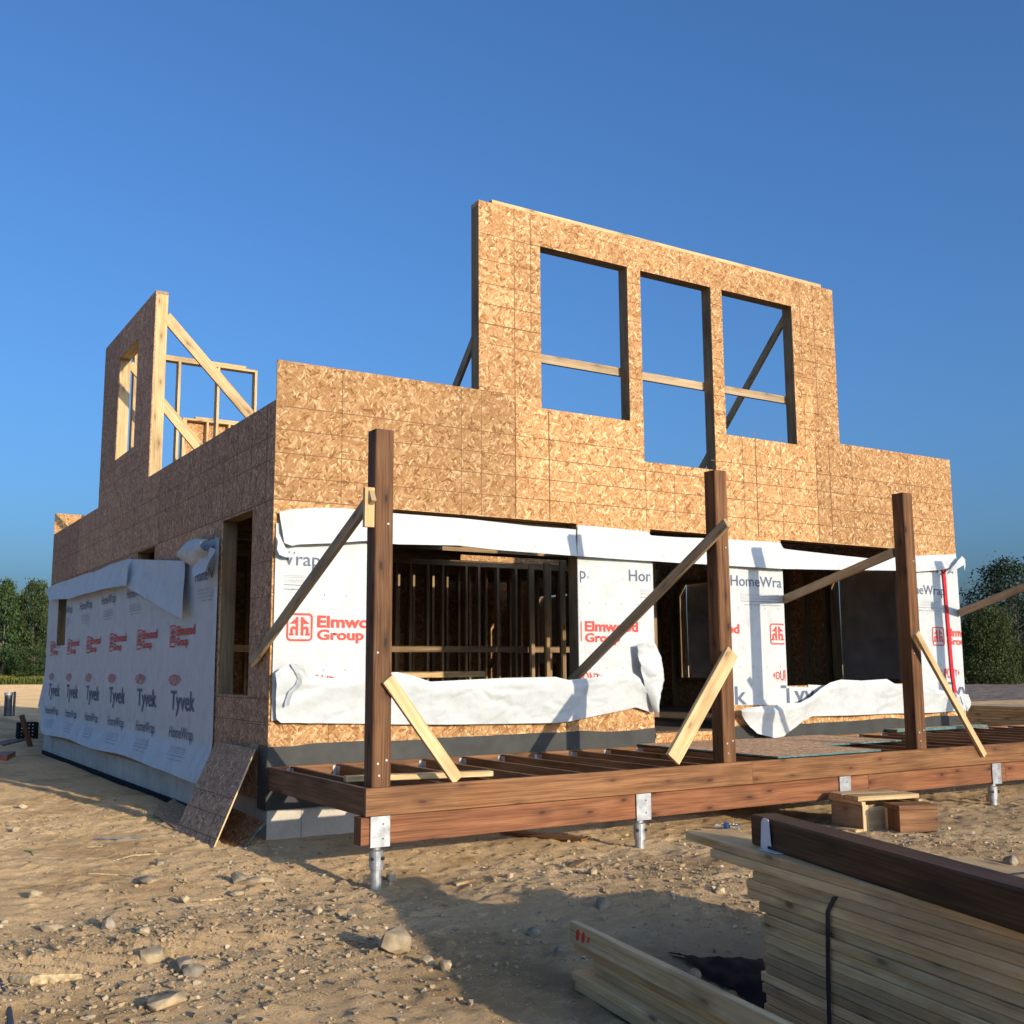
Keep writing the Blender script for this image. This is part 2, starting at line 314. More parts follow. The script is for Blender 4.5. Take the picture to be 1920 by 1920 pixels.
# ------------------------------------------------------------------ mesh building
class MB:
    def __init__(s): s.v = []; s.f = []; s.uv = []; s.mi = []; s.sh = []
    def face(s, pts, uvs, mi=0, sheet=0.5):
        i = len(s.v); s.v += [tuple(p) for p in pts]; s.f.append(tuple(range(i, i + len(pts)))); s.uv += [tuple(u) for u in uvs]; s.mi.append(mi); s.sh.append(sheet)
    def beam(s, p0, p1, w, h, up=(0, 0, 1), ch=0.003, mi=0, cap_mi=None, sheet=0.5):
        """chamfered timber from p0 to p1: w across, h along 'up'; u runs along the grain"""
        p0 = Vector(p0); p1 = Vector(p1); d = (p1 - p0); L = d.length; d.normalize()
        up = Vector(up); sd_ = d.cross(up).normalized(); up = sd_.cross(d).normalized()
        a, b = w / 2, h / 2; c = min(ch, a * .5, b * .5)
        prof = [(-a + c, -b), (a - c, -b), (a, -b + c), (a, b - c), (a - c, b), (-a + c, b), (-a, b - c), (-a, -b + c)]
        A = [p0 + sd_ * x + up * y for x, y in prof]; B = [p1 + sd_ * x + up * y for x, y in prof]
        per = 0.0
        for i in range(8):
            j = (i + 1) % 8; l = math.hypot(prof[j][0] - prof[i][0], prof[j][1] - prof[i][1])
            s.face([A[i], B[i], B[j], A[j]][::-1], [(0, per), (L, per), (L, per + l), (0, per + l)][::-1], mi, sheet); per += l
        cm = mi if cap_mi is None else cap_mi
        s.face(A, [(y * .3, x) for x, y in prof], cm, sheet); s.face(B[::-1], [(y * .3 + 3, x) for x, y in prof][::-1], cm, sheet)
    def box(s, x0, x1, y0, y1, z0, z1, ch=0.002, mi=0, sheet=0.5):
        ex = (x1 - x0, y1 - y0, z1 - z0); k = max(range(3), key=lambda i: ex[i])
        cx, cy, cz = (x0 + x1) / 2, (y0 + y1) / 2, (z0 + z1) / 2
        if k == 0: s.beam((x0, cy, cz), (x1, cy, cz), ex[1], ex[2], (0, 0, 1), ch, mi, None, sheet)
        elif k == 1: s.beam((cx, y0, cz), (cx, y1, cz), ex[0], ex[2], (0, 0, 1), ch, mi, None, sheet)
        else: s.beam((cx, cy, z0), (cx, cy, z1), ex[0], ex[1], (0, 1, 0), ch, mi, None, sheet)
    def slab(s, c, ax, ay, az, mi=0, edge_mi=None, sheet=0.5):
        """flat panel: centre c, half-extent vectors ax, ay, az (az = half thickness)"""
        c = Vector(c); ax = Vector(ax); ay = Vector(ay); az = Vector(az); em = mi if edge_mi is None else edge_mi
        P = lambda i, j, k: c + ax * i + ay * j + az * k
        lx, ly, lz = ax.length, ay.length, az.length
        for k in (1, -1):
            q = [P(-1, -1, k), P(1, -1, k), P(1, 1, k), P(-1, 1, k)]; u = [(-lx, -ly), (lx, -ly), (lx, ly), (-lx, ly)]
            if k < 0: q = q[::-1]; u = u[::-1]
            s.face(q, u, mi, sheet)
        s.face([P(-1, -1, -1), P(1, -1, -1), P(1, -1, 1), P(-1, -1, 1)], [(-lx, 0), (lx, 0), (lx, 2 * lz), (-lx, 2 * lz)], em, sheet)
        s.face([P(1, 1, -1), P(-1, 1, -1), P(-1, 1, 1), P(1, 1, 1)], [(-lx, 0), (lx, 0), (lx, 2 * lz), (-lx, 2 * lz)], em, sheet)
        s.face([P(1, -1, -1), P(1, 1, -1), P(1, 1, 1), P(1, -1, 1)], [(-ly, 0), (ly, 0), (ly, 2 * lz), (-ly, 2 * lz)], em, sheet)
        s.face([P(-1, 1, -1), P(-1, -1, -1), P(-1, -1, 1), P(-1, 1, 1)], [(-ly, 0), (ly, 0), (ly, 2 * lz), (-ly, 2 * lz)], em, sheet)
    def tube(s, pts, r, seg=10, mi=0, cap=True):
        pts = [Vector(p) for p in pts]; rr = r if isinstance(r, (list, tuple)) else [r] * len(pts)
        rings = []; ref = Vector((0.31, 0.17, 0.93)).normalized()
        for i, p in enumerate(pts):
            t = (pts[min(i + 1, len(pts) - 1)] - pts[max(i - 1, 0)]).normalized()
            a = t.cross(ref).normalized(); b_ = t.cross(a)
            rings.append([p + (a * math.cos(2 * math.pi * k / seg) + b_ * math.sin(2 * math.pi * k / seg)) * rr[i] for k in range(seg)])
        for i in range(len(pts) - 1):
            for k in range(seg):
                k2 = (k + 1) % seg
                s.face([rings[i][k], rings[i + 1][k], rings[i + 1][k2], rings[i][k2]], [(i * .1, k / seg), (i * .1 + .1, k / seg), (i * .1 + .1, (k + 1) / seg), (i * .1, (k + 1) / seg)], mi)
        if cap: s.face(rings[0], [(0, 0)] * seg, mi); s.face(rings[-1][::-1], [(0, 0)] * seg, mi)
    def build(s, name, mats, parent=None, smooth=False, weld=False):
        me = bpy.data.meshes.new(name); me.from_pydata(s.v, [], s.f)
        uvl = me.uv_layers.new(name='UVMap'); uvl.data.foreach_set('uv', np.array(s.uv, dtype=np.float32).ravel())
        at = me.attributes.new('sheet', 'FLOAT', 'FACE'); at.data.foreach_set('value', np.array(s.sh, dtype=np.float32))
        for mm in (mats if isinstance(mats, (list, tuple)) else [mats]): me.materials.append(mm)
        me.polygons.foreach_set('material_index', np.array(s.mi, dtype=np.int32))
        if smooth: me.polygons.foreach_set('use_smooth', np.ones(len(s.f), dtype=bool))
        if weld:
            bm = bmesh.new(); bm.from_mesh(me); bmesh.ops.remove_doubles(bm, verts=bm.verts, dist=1e-5); bmesh.ops.recalc_face_normals(bm, faces=bm.faces); bm.to_mesh(me); bm.free()
        me.update()
        return link(name, me, parent)

def link(name, me, parent=None):
    o = bpy.data.objects.new(name, me); COL.objects.link(o)
    if parent is not None:
        o.parent = parent
        o.matrix_parent_inverse = world_of(parent).inverted()
    return o
def world_of(o):
    m = o.matrix_basis.copy()
    return (world_of(o.parent) @ o.matrix_parent_inverse @ m) if o.parent else m
def tag(o, label=None, cat=None, group=None, kind=None):
    for k, v in (('label', label), ('category', cat), ('group', group), ('kind', kind)):
        if v: o[k] = v
    return o
def empty(name, loc, label, cat, group=None):
    o = bpy.data.objects.new(name, None); COL.objects.link(o); o.location = loc; o.empty_display_size = 0.2
    return tag(o, label, cat, group)
def lab(o, label): o['label'] = label; return o
def copy_tree(o, parent=None):
    c = o.copy(); COL.objects.link(c)
    if parent is not None: c.parent = parent
    for ch in list(o.children): copy_tree(ch, c)
    return c
def grid_mesh(name, V, mat, parent=None, keep=None, smooth=True, uv=None):
    """V: (nu, nv, 3) array"""
    nu, nv = V.shape[:2]
    idx = np.arange(nu * nv).reshape(nu, nv)
    F = np.stack([idx[:-1, :-1], idx[1:, :-1], idx[1:, 1:], idx[:-1, 1:]], -1).reshape(-1, 4)
    if keep is not None: F = F[keep.reshape(-1)]
    return fast_mesh(name, V.reshape(-1, 3), F, mat, parent, smooth)
def fast_mesh(name, V, F, mat, parent=None, smooth=False, tone=None, tone_name='tone'):
    me = bpy.data.meshes.new(name); k = F.shape[1]
    me.vertices.add(len(V)); me.vertices.foreach_set('co', np.asarray(V, dtype=np.float32).ravel())
    me.loops.add(F.size); me.loops.foreach_set('vertex_index', F.astype(np.int32).ravel())
    me.polygons.add(len(F)); me.polygons.foreach_set('loop_start', np.arange(0, F.size, k, dtype=np.int32))
    me.polygons.foreach_set('use_smooth', np.full(len(F), smooth, dtype=bool))
    me.update(calc_edges=True); me.validate()
    if tone is not None:
        at = me.attributes.new(tone_name, 'FLOAT', 'FACE'); at.data.foreach_set('value', np.asarray(tone, dtype=np.float32))
    for mm in (mat if isinstance(mat, (list, tuple)) else [mat]): me.materials.append(mm)
    return link(name, me, parent)

# ------------------------------------------------------------------ ground
def ground_h(x, y):
    x = np.asarray(x, dtype=float); y = np.asarray(y, dtype=float)
    b = 0.065 - 0.085 * np.exp(-((x - 0.1) ** 2 + (y + 2.1) ** 2) / 1.5) - 0.045 * sstep(-2.6, -4.5, y)
    near = 1 - sstep(14, 40, np.hypot(x - 1, y + 2))
    n1 = fbm(x / 1.7, y / 1.7, 3, 1.0) * 0.08 + fbm(x / 0.40, y / 0.40, 3, 5.0) * 0.032
    n2 = np.maximum(fbm(x / 0.13, y / 0.13, 4, 9.0), -.06) * 0.048 + np.maximum(fbm(x / 0.075, y / 0.075, 2, 13.0) - .04, 0) * 0.06
    dip = np.exp(-((x - 1.3) ** 2 / 2.2 + (y + 5.9) ** 2 / 1.9)); b = b - 0.20 * dip
    house = sstep(0.0, 0.35, np.maximum(np.maximum(-x, x - 9.1), np.maximum(-y, y - 11)))
    h = b + near * (n1 + n2 * 0.8) * (0.35 + 0.65 * house)
    # crawler tread marks in the foreground
    A = onZ(-60, 1868, 0.0); B = onZ(560, 1752, 0.0)
    d = np.array([B.x - A.x, B.y - A.y]); L = np.hypot(*d); d = d / L
    s = (x - A.x) * d[0] + (y - A.y) * d[1]; q = -(x - A.x) * d[1] + (y - A.y) * d[0]
    m = sstep(0, 0.3, s) * sstep(L, L - 0.25, s) * (1 - sstep(0.17, 0.25, np.abs(q)))
    ph = (s + q * 0.6) / 0.15; lug = np.clip(np.cos(2 * np.pi * ph) * 1.6, -1, 1) * (0.5 + 0.9 * np.clip(vnoise(x * 3, y * 3, 4.0), 0, 1))
    h = h + m * (lug * 0.034 - 0.01)
    # spoil heap left of the far corner
    h = h + 0.55 * np.exp(-((x + 0.6) ** 2 / 2.0 + (y - 19.5) ** 2 / 5.0))
    return h
def gz(x, y): return float(ground_h(np.array([x]), np.array([y]))[0])
def axis(lo, hi, step, far):
    a = list(np.arange(lo, hi, step)); st = step; x = hi; r_ = []
    while x < far: r_.append(x); st *= 1.12; x += st
    r_.append(far); l_ = []; st = step; x = lo - step
    while x > -far: l_.append(x); st *= 1.12; x -= st
    l_.append(-far)
    return np.array(l_[::-1] + a + r_)
gx = axis(-4.0, 7.5, 0.024, 2500); gy = axis(-7.6, 4.0, 0.024, 2500)
GX, GY = np.meshgrid(gx, gy, indexing='ij')
tag(grid_mesh('ground', np.stack([GX, GY, ground_h(GX, GY)], -1), M['soil']), 'sunlit tan building-site soil strewn with stones', 'ground', kind='structure')
# ploughed field to the right, beyond the house
fx = np.linspace(16, 150, 120); fy = np.linspace(14, 90, 60); FX, FY = np.meshgrid(fx, fy, indexing='ij')
edge = np.minimum(np.minimum(FX - 16, 150 - FX), np.minimum(FY - 14, 90 - FY))
FZ = 0.10 + 0.05 * fbm(FX / 2, FY / 2, 3, 2.0) - 0.25 * (1 - sstep(0, 3, edge))
tag(grid_mesh('field', np.stack([FX, FY, FZ], -1), M['field']), 'dark ploughed field behind the house', 'field', kind='structure')

# ------------------------------------------------------------------ the house
house = empty('house', (0, 0, 0), 'two-storey timber-framed house under construction with bare board walls and torn white wrap', 'house')
WX, WY = 9.144, 11.0

def sheathing(name, parent, ax, pos, out_dir, t, solid, cuts_u, cuts_v, joints_u, joints_v, lines, mats, seed=0, swap=False):
    """a board-clad wall: ax 'X' spans x,z at y=pos; ax 'Y' spans y,z at x=pos. solid(u,v) says where board is"""
    mb = MB(); us = sorted(set(cuts_u + joints_u)); vs = sorted(set(cuts_v + joints_v)); rng = random.Random(seed)
    tones = {}
    def P(u, v, d):
        q = pos + d * out_dir
        return (u, q, v) if ax == 'X' else (q, u, v)
    def sheet(u, v):
        k = (sum(1 for j in joints_u if j <= u), sum(1 for j in joints_v if j <= v))
        return tones.setdefault(k, rng.random())
    S_ = {}
    for i in range(len(us) - 1):
        for j in range(len(vs) - 1):
            S_[i, j] = solid((us[i] + us[i + 1]) / 2, (vs[j] + vs[j + 1]) / 2)
    flip = (out_dir > 0) if ax == 'X' else (out_dir < 0)
    def F(pts, uvs, sh, rev=False):
        if rev != flip: pts, uvs = pts[::-1], uvs[::-1]
        mb.face(pts, uvs, 0, sh)
    for (i, j), on in S_.items():
        if not on: continue
        u0, u1, v0, v1 = us[i], us[i + 1], vs[j], vs[j + 1]; sh = sheet((u0 + u1) / 2, (v0 + v1) / 2)
        uv = [(u0, v0), (u1, v0), (u1, v1), (u0, v1)]
        if swap: uv = [(b_, a_) for a_, b_ in uv]
        F([P(u0, v0, 0), P(u1, v0, 0), P(u1, v1, 0), P(u0, v1, 0)], uv, sh)
        F([P(u0, v0, -t), P(u1, v0, -t), P(u1, v1, -t), P(u0, v1, -t)], uv, sh, True)
        for di, dj, a_, b_ in ((-1, 0, (u0, v1), (u0, v0)), (1, 0, (u1, v0), (u1, v1)), (0, -1, (u0, v0), (u1, v0)), (0, 1, (u1, v1), (u0, v1))):
            if not S_.get((i + di, j + dj), False):
                l = abs(a_[0] - b_[0]) + abs(a_[1] - b_[1])
                F([P(*a_, 0), P(*a_, -t), P(*b_, -t), P(*b_, 0)], [(0, 0), (0, t), (l, t), (l, 0)], sh)
    for (o, c, a_, b_, wd) in lines:                    # printed nailing lines and sheet joints, part of the board's own mesh
        st = 0.2; k = max(1, int(round((b_ - a_) / st)))
        for q in range(k):
            s0 = a_ + (b_ - a_) * q / k; s1 = a_ + (b_ - a_) * (q + 1) / k; mid = (s0 + s1) / 2
            u, v = (c, mid) if o == 'v' else (mid, c)
            if not (solid(u - .012, v) and solid(u + .012, v) and solid(u, v - .012) and solid(u, v + .012)): continue
            if o == 'v': q4 = [P(c - wd / 2, s0, .0012), P(c + wd / 2, s0, .0012), P(c + wd / 2, s1, .0012), P(c - wd / 2, s1, .0012)]
            else: q4 = [P(s0, c - wd / 2, .0012), P(s1, c - wd / 2, .0012), P(s1, c + wd / 2, .0012), P(s0, c + wd / 2, .0012)]
            if flip: q4 = q4[::-1]
            mb.face(q4, [(0, 0)] * 4, 1)
    return mb.build(name, mats, parent)

def frame_part(wall, ax, pos, inward, u0, u1, v0, v1, depth=0.14, mat='spruce_in', name='window_frame', t=0.038):
    """lumber lining of an opening: two jambs, sill, head (one mesh)"""
    mb = MB()
    a_, b_ = sorted((pos + inward * 0.0115, pos + inward * (0.0115 + depth)))
    def bx(p, q, r_, s_):
        if ax == 'X': mb.box(p, q, a_, b_, r_, s_)
        else: mb.box(a_, b_, p, q, r_, s_)
    bx(u0 - t, u0, v0 - t, v1 + t); bx(u1, u1 + t, v0 - t, v1 + t)
    bx(u0 + .0005, u1 - .0005, v0 - t, v0); bx(u0 + .0005, u1 - .0005, v1, v1 + t)
    return mb.build(name, M[mat], wall)
def studs(wall, ax, pos, inward, us, v0, v1, name='stud', depth=0.14, mat='spruce_in', ok=None):
    a_, b_ = sorted((pos + inward * 0.012, pos + inward * (0.012 + depth))); first = None
    for u in us:
        for (lo, hi) in (ok(u) if ok else [(v0, v1)]):
            mb = MB()
            if ax == 'X': mb.box(u - .019, u + .019, a_, b_, lo, hi)
            else: mb.box(a_, b_, u - .019, u + .019, lo, hi)
            mb.build(name, M[mat], wall)
def inr(ops): return lambda u, v: any(a_ < u < b_ and c_ < v < d_ for a_, b_, c_, d_ in ops)

# -- foundation
mb = MB()
mb.box(0.012, WX - 0.012, 0.012, WY - 0.012, -0.4, 0.372, ch=0.004)
fnd = mb.build('foundation', M['concrete'], house)
for pl in fnd.data.polygons:                            # box-project so the form seams stand upright
    for li in pl.loop_indices:
        co = fnd.data.vertices[fnd.data.loops[li].vertex_index].co; nn = pl.normal
        fnd.data.uv_layers[0].data[li].uv = (co.x + 0.3, co.z + 0.4) if abs(nn.y) > .5 else (co.y + 0.3, co.z + 0.4)

# -- front wall
DOOR = (4.08, 5.08, 0.765, 2.86); W1 = (1.02, 3.14, 1.24, 2.86); W3 = (5.985, 8.10, 1.215, 2.86)
H1 = (2.737, 3.853, 3.994, 5.684); H2 = (4.032, 5.041, 3.577, 5.678); H3 = (5.211, 6.328, 3.998, 5.681)
fo = inr([DOOR, W1, W3, H1, H2, H3])
def front_solid(u, v):
    if not (0 < u < WX and 0.375 < v < 6.013): return False
    if v > 4.088 and not (2.015 < u < 7.055): return False
    return not fo(u, v)
ln = []
for z in (3.683, 3.478, 3.274, 3.07): ln.append(('h', z, 0.0, WX, 0.007))
ln.append(('h', 2.868, 0, 1.0, 0.009))
for z, a_, b_ in ((4.085, 2.02, 2.42), (4.76, 2.02, 2.73), (5.17, 2.02, 2.73), (5.41, 2.02, 2.73), (5.675, 2.02, 2.73), (4.96, 2.02, 2.73), (4.56, 2.02, 2.73)): ln.append(('h', z, a_, b_, 0.006 if z != 4.76 else 0.011))
for z in (4.2, 4.41, 4.62, 4.83, 5.04, 5.25, 5.46): ln.append(('h', z, 6.35, 7.05, 0.006)); ln.append(('h', z + .05, 3.87, 4.02, 0.006)); ln.append(('h', z + .02, 5.06, 5.2, 0.006))
for x in (1.82, 2.04, 4.04, 4.435, 5.447, 6.046, 7.245, 0.61, 8.3): ln.append(('v', x, 2.87, 4.07, 0.007))
for x in (2.425, 2.82, 5.648, 6.63, 6.856): ln.append(('v', x, 2.87, 4.07 if x != 2.82 else 3.97, 0.013))
for x, a_, b_ in ((2.425, 4.09, 6.0), (2.62, 4.77, 6.0), (6.47, 4.9, 6.0), (6.70, 4.1, 6.0), (6.47, 4.0, 4.6), (4.6, 5.7, 6.0)): ln.append(('v', x, a_, b_, 0.007))
for x in (0.53, 0.86, 1.45, 1.95, 2.6, 3.3): ln.append(('v', x, 0.8, 1.2, 0.007))
cu = [0, 2.015, 7.055, WX] + [q for o in (DOOR, W1, W3, H1, H2, H3) for q in o[:2]]
cv = [0.375, 4.088, 6.013] + [q for o in (DOOR, W1, W3, H1, H2, H3) for q in o[2:]]
fw = lab(sheathing('wall', house, 'X', 0.0, -1, 0.011, front_solid, cu, cv, [2.42, 4.86, 6.63, 8.3], [1.6, 2.868, 4.09, 4.76], ln, [M['osb'], M['line']], 3), 'sunlit front wall of golden strand board with three tall upper openings')
for o in (W1, W3): frame_part(fw, 'X', 0, 1, *o)
frame_part(fw, 'X', 0, 1, *DOOR, name='door_frame')
for o in (H1, H2, H3): frame_part(fw, 'X', 0, 1, *o)
studs(fw, 'X', 0, 1, [2.036, 2.075, 7.034, 6.995], 3.55, 5.97)
mb = MB(); mb.box(2.016, 7.054, 0.0115, 0.151, 5.972, 6.0125); mb.box(2.17, 6.86, 0.002, 0.142, 6.0135, 6.052); mb.build('top_plate', M['spruce'], fw)
mb = MB(); mb.box(0.16, 2.0, 0.0115, 0.151, 4.045, 4.083); mb.box(7.06, WX - .16, 0.0115, 0.151, 4.045, 4.083); mb.build('top_plate', M['spruce_in'], fw)
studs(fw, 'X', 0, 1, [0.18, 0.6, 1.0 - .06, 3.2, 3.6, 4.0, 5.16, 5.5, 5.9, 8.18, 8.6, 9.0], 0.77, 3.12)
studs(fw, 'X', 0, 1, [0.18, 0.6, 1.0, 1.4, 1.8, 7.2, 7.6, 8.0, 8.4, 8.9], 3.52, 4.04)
mb = MB()
for (a_, b_) in ((0.4, 4.35), (4.45, 7.3)): pass
mb.box(2.72, 5.19, 0.152, 0.19, 4.515, 4.605); mb.box(5.2, 6.5, 0.152, 0.19, 4.525, 4.612)
mb.build('horizontal_brace', M['brace'], fw)
mb = MB(); mb.box(1.025, 3.135, 0.16, 0.30, 2.62, 2.86, ch=.003); mb.build('header', M['spruce_in'], fw)
# black flashing strip along the foot of the front wall with a wavy upper edge
def strip(name, x0, x1, zt, zb, y, mat, parent, amp=0.012, seed=0):
    us = np.arange(x0, x1 + .02, 0.04); V = np.zeros((len(us), 3, 3))
    top = zt + amp * 2 * fbm(us / .45, us * 0 + seed, 3, seed)
    for j, f in enumerate((0, .5, 1)):
        V[:, j, 0] = us; V[:, j, 1] = y - 0.004 * np.sin(us * 3 + j); V[:, j, 2] = zb + (top - zb) * f
    return grid_mesh(name, V, mat, parent)
strip('flashing', -0.004, 4.08, 0.815, 0.30, -0.010, M['membrane'], fw, 0.02, 2)
strip('flashing', 4.08, 5.08, 0.60, 0.30, -0.010, M['membrane'], fw, 0.006, 5)
strip('flashing', 5.08, WX + .005, 0.80, 0.30, -0.010, M['membrane'], fw, 0.02, 3)
mb = MB(); mb.slab((-0.0085, 0.095, 0.558), (0, 0.105, 0), (0, 0, 0.258), (0.0015, 0, 0)); mb.build('flashing', M['membrane'], fw)
# sub-floor edge and sill plank in the doorway
mb = MB(); mb.box(4.082, 5.078, -0.02, 0.15, 0.72, 0.762, mi=0); mb.box(4.083, 5.077, -0.05, 0.0, 0.615, 0.645, mi=0); mb.build('door_sill', M['osb'], fw)

# -- left-hand (shaded) wall
NW = (0.543, 1.432, 1.213, 2.845); SW = (4.0, 4.87, 1.9, 2.856); BW = (9.32, 10.10, 1.80, 2.86); TW = (5.30, 6.372, 4.26, 5.69)
so = inr([NW, SW, BW, TW])
def side_solid(u, v):
    if not (0.012 < u < WY and 0.375 < v < 6.083): return False
    if v > 3.735 and not (4.45 < u < 7.353): return False
    return not so(u, v)
ln = [('h', z, 0.02, WY, 0.007) for z in (3.43, 3.225)] + [('h', 2.868, 0.02, WY, 0.009)]
ln += [('h', z, 4.5, 7.3, 0.007) for z in (3.95, 4.16, 5.0, 5.4)]
ln += [('h', z, 0.02, 0.54, 0.006) for z in (2.35, 2.05, 1.72, 1.2, 0.98)] + [('h', z, 0.02, 1.5, 0.006) for z in (1.0, 1.19)]
ln += [('v', y, 2.87, 3.73, 0.012 if k % 3 == 0 else 0.006) for k, y in enumerate(np.arange(0.21, 10.9, 0.406))]
cu = [0.012, 4.45, 7.353, WY] + [q for o in (NW, SW, BW, TW) for q in o[:2]]; cv = [0.375, 3.735, 6.083] + [q for o in (NW, SW, BW, TW) for q in o[2:]]
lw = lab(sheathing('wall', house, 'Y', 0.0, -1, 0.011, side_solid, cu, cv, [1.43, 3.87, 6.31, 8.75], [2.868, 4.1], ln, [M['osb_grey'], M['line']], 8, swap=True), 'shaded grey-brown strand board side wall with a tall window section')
for o in (NW, SW, BW): frame_part(lw, 'Y', 0, 1, *o)
frame_part(lw, 'Y', 0, 1, *TW, mat='spruce')
studs(lw, 'Y', 0, 1, [4.470, 7.333], 3.55, 6.04, mat='spruce'); studs(lw, 'Y', 0, 1, [4.80, 5.20, 6.5, 6.9], 3.55, 6.04)
mb = MB(); mb.box(0.0115, 0.151, 4.451, 7.352, 6.043, 6.0825); mb.build('top_plate', M['spruce_in'], lw)
mb = MB(); mb.box(0.0115, 0.151, 0.16, 4.44, 3.695, 3.733); mb.box(0.0115, 0.151, 7.36, WY - .16, 3.695, 3.733); mb.build('top_plate', M['spruce_in'], lw)
studs(lw, 'Y', 0, 1, [1.9, 2.7, 3.5, 5.2, 6.0, 6.8, 7.6, 8.4, 9.2, 10.2], 0.77, 3.12)
mb = MB(); mb.box(-0.022, 0.0, 0.5, 10.9, 0.03, 0.125); mb.build('drainage_membrane', M['black_plastic'], fnd)

# -- back wall (seen from inside) and right-hand wall
BO = [(2.9, 4.0, 4.2, 5.5)]
bo = inr(BO)
def back_solid(u, v):
    if not (0 < u < WX and 0.375 < v < 6.013): return False
    if v > 4.104 and not (2.07 < u < 7.05): return False
    return not bo(u, v)
cu = [0, 2.07, 7.05, WX] + [q for o in BO for q in o[:2]]; cv = [0.375, 4.104, 6.013] + [q for o in BO for q in o[2:]]
bw = lab(sheathing('wall', house, 'X', WY, 1, 0.011, back_solid, cu, cv, [2.44, 4.88, 7.2], [2.868, 4.1, 5.0], [], [M['osb'], M['line']], 21), 'back wall of strand board seen from inside')
studs(bw, 'X', WY, -1, [0.6, 1.2, 1.8], 3.52, 3.75); studs(bw, 'X', WY, -1, [2.09, 2.128, 2.53, 2.94, 3.34, 3.75, 4.16, 4.56], 3.52, 5.97, mat='spruce')
mb = MB(); mb.box(2.07, 7.05, WY - .151, WY - .0115, 5.972, 6.010); mb.box(2.3, 6.9, WY - .151, WY - .0115, 6.0115, 6.05); mb.build('top_plate', M['spruce'], bw)
studs(bw, 'X', WY, -1, list(np.arange(0.6, 9.0, 0.61)), 0.77, 3.12)
RO = [(0.75, 1.95, 1.25, 2.75), (4.35, 5.25, 1.25, 2.80), (8.3, 9.7, 1.5, 2.86)]
ro = inr(RO)
def right_solid(u, v): return 0.012 < u < WY - .012 and 0.375 < v < 3.735 and not ro(u, v)
cu = [0.012, WY - .012] + [q for o in RO for q in o[:2]]; cv = [0.375, 3.735] + [q for o in RO for q in o[2:]]
rw = lab(sheathing('wall', house, 'Y', WX, 1, 0.011, right_solid, cu, cv, [2.44, 4.88, 7.32], [2.868], [], [M['osb'], M['line']], 31), 'far side wall of strand board, seen through the openings')
for o in RO: frame_part(rw, 'Y', WX, -1, *o)
studs(rw, 'Y', WX, -1, [0.3, 0.62, 2.1, 2.5, 2.9, 3.3, 3.7, 4.1, 5.5, 5.9, 6.4, 7.0, 7.6, 8.1, 10.0], 0.77, 3.12)

# -- floors
mb = MB(); mb.box(0.16, WX - .16, 0.16, WY - .16, 0.60, 0.768, ch=.001); M['osb_dim'] = osb('dimmed_osb_floor', tint=(.9, .95, 1), gain=.42, sat=.7); mb.build('floor_deck', M['osb_dim'], house)  # floor board colour darkened so the rooms look shaded
mb = MB()
for (x0, x1, y0, y1) in ((0.16, 4.6, 0.16, 5.0), (6.55, WX - .16, 0.16, 5.0), (4.605, 6.545, 0.16, 2.8), (0.16, WX - .16, 5.005, WY - .16)): mb.box(x0, x1, y0, y1, 3.462, 3.485, ch=.001)
mb.build('floor_deck', M['osb_dim'], house)
for y in np.arange(0.4, 5.0, 0.406):
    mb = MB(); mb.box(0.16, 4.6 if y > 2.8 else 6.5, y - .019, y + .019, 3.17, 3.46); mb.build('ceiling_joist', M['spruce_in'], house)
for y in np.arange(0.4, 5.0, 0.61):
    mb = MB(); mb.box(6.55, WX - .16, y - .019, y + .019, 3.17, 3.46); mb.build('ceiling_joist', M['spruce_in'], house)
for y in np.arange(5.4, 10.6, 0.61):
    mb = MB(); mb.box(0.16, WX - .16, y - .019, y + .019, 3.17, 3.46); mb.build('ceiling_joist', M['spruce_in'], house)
# -- partition of bare studs under the upper floor
def partition(y, x0, x1, z0, z1, step, mat, rail=None, label=None, gap=None, d=0.09):
    rj = random.Random(int(y * 100)); mb = MB(); mb.box(x0, x1, y, y + d, z1 - .038, z1); mb.box(x0 + .0, x1, y, y + d, z1 + .001, z1 + .039); mb.box(x0, x1, y, y + d, z0, z0 + .038)
    pw = mb.build('partition_wall', M[mat], house)
    if label: lab(pw, label)
    for x in np.arange(x0 + .019, x1, step):
        if gap and gap[0] < x < gap[1]: continue
        x = min(x1 - .02, max(x0 + .02, x + rj.uniform(-.07, .07)))
        b2 = MB(); b2.box(x - .019, x + .019, y + .0005, y + d - .0005, z0 + .039, z1 - .039); b2.build('stud', M[mat], pw)
    if rail:
        b2 = MB(); b2.box(x0, x1, y - .039, y - .0005, rail - .045, rail + .045); b2.build('rail', M[mat], pw)
    return pw
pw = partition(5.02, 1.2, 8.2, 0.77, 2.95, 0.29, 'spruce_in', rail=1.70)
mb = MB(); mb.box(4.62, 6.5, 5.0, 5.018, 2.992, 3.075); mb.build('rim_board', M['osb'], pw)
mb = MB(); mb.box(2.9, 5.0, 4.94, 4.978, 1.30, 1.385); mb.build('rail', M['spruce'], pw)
partition(6.6, 0.2, 8.9, 0.77, 3.1, 0.25, 'spruce_in')  # invented deeper partition, added to hide the back and darken the view inside
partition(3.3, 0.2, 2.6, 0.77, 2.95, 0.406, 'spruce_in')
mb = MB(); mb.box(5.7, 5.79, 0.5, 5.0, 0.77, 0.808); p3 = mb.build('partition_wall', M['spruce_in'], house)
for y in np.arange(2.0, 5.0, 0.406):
    b2 = MB(); b2.box(5.7, 5.79, y - .019, y + .019, 0.81, 2.95); b2.build('stud', M['spruce_in'], p3)
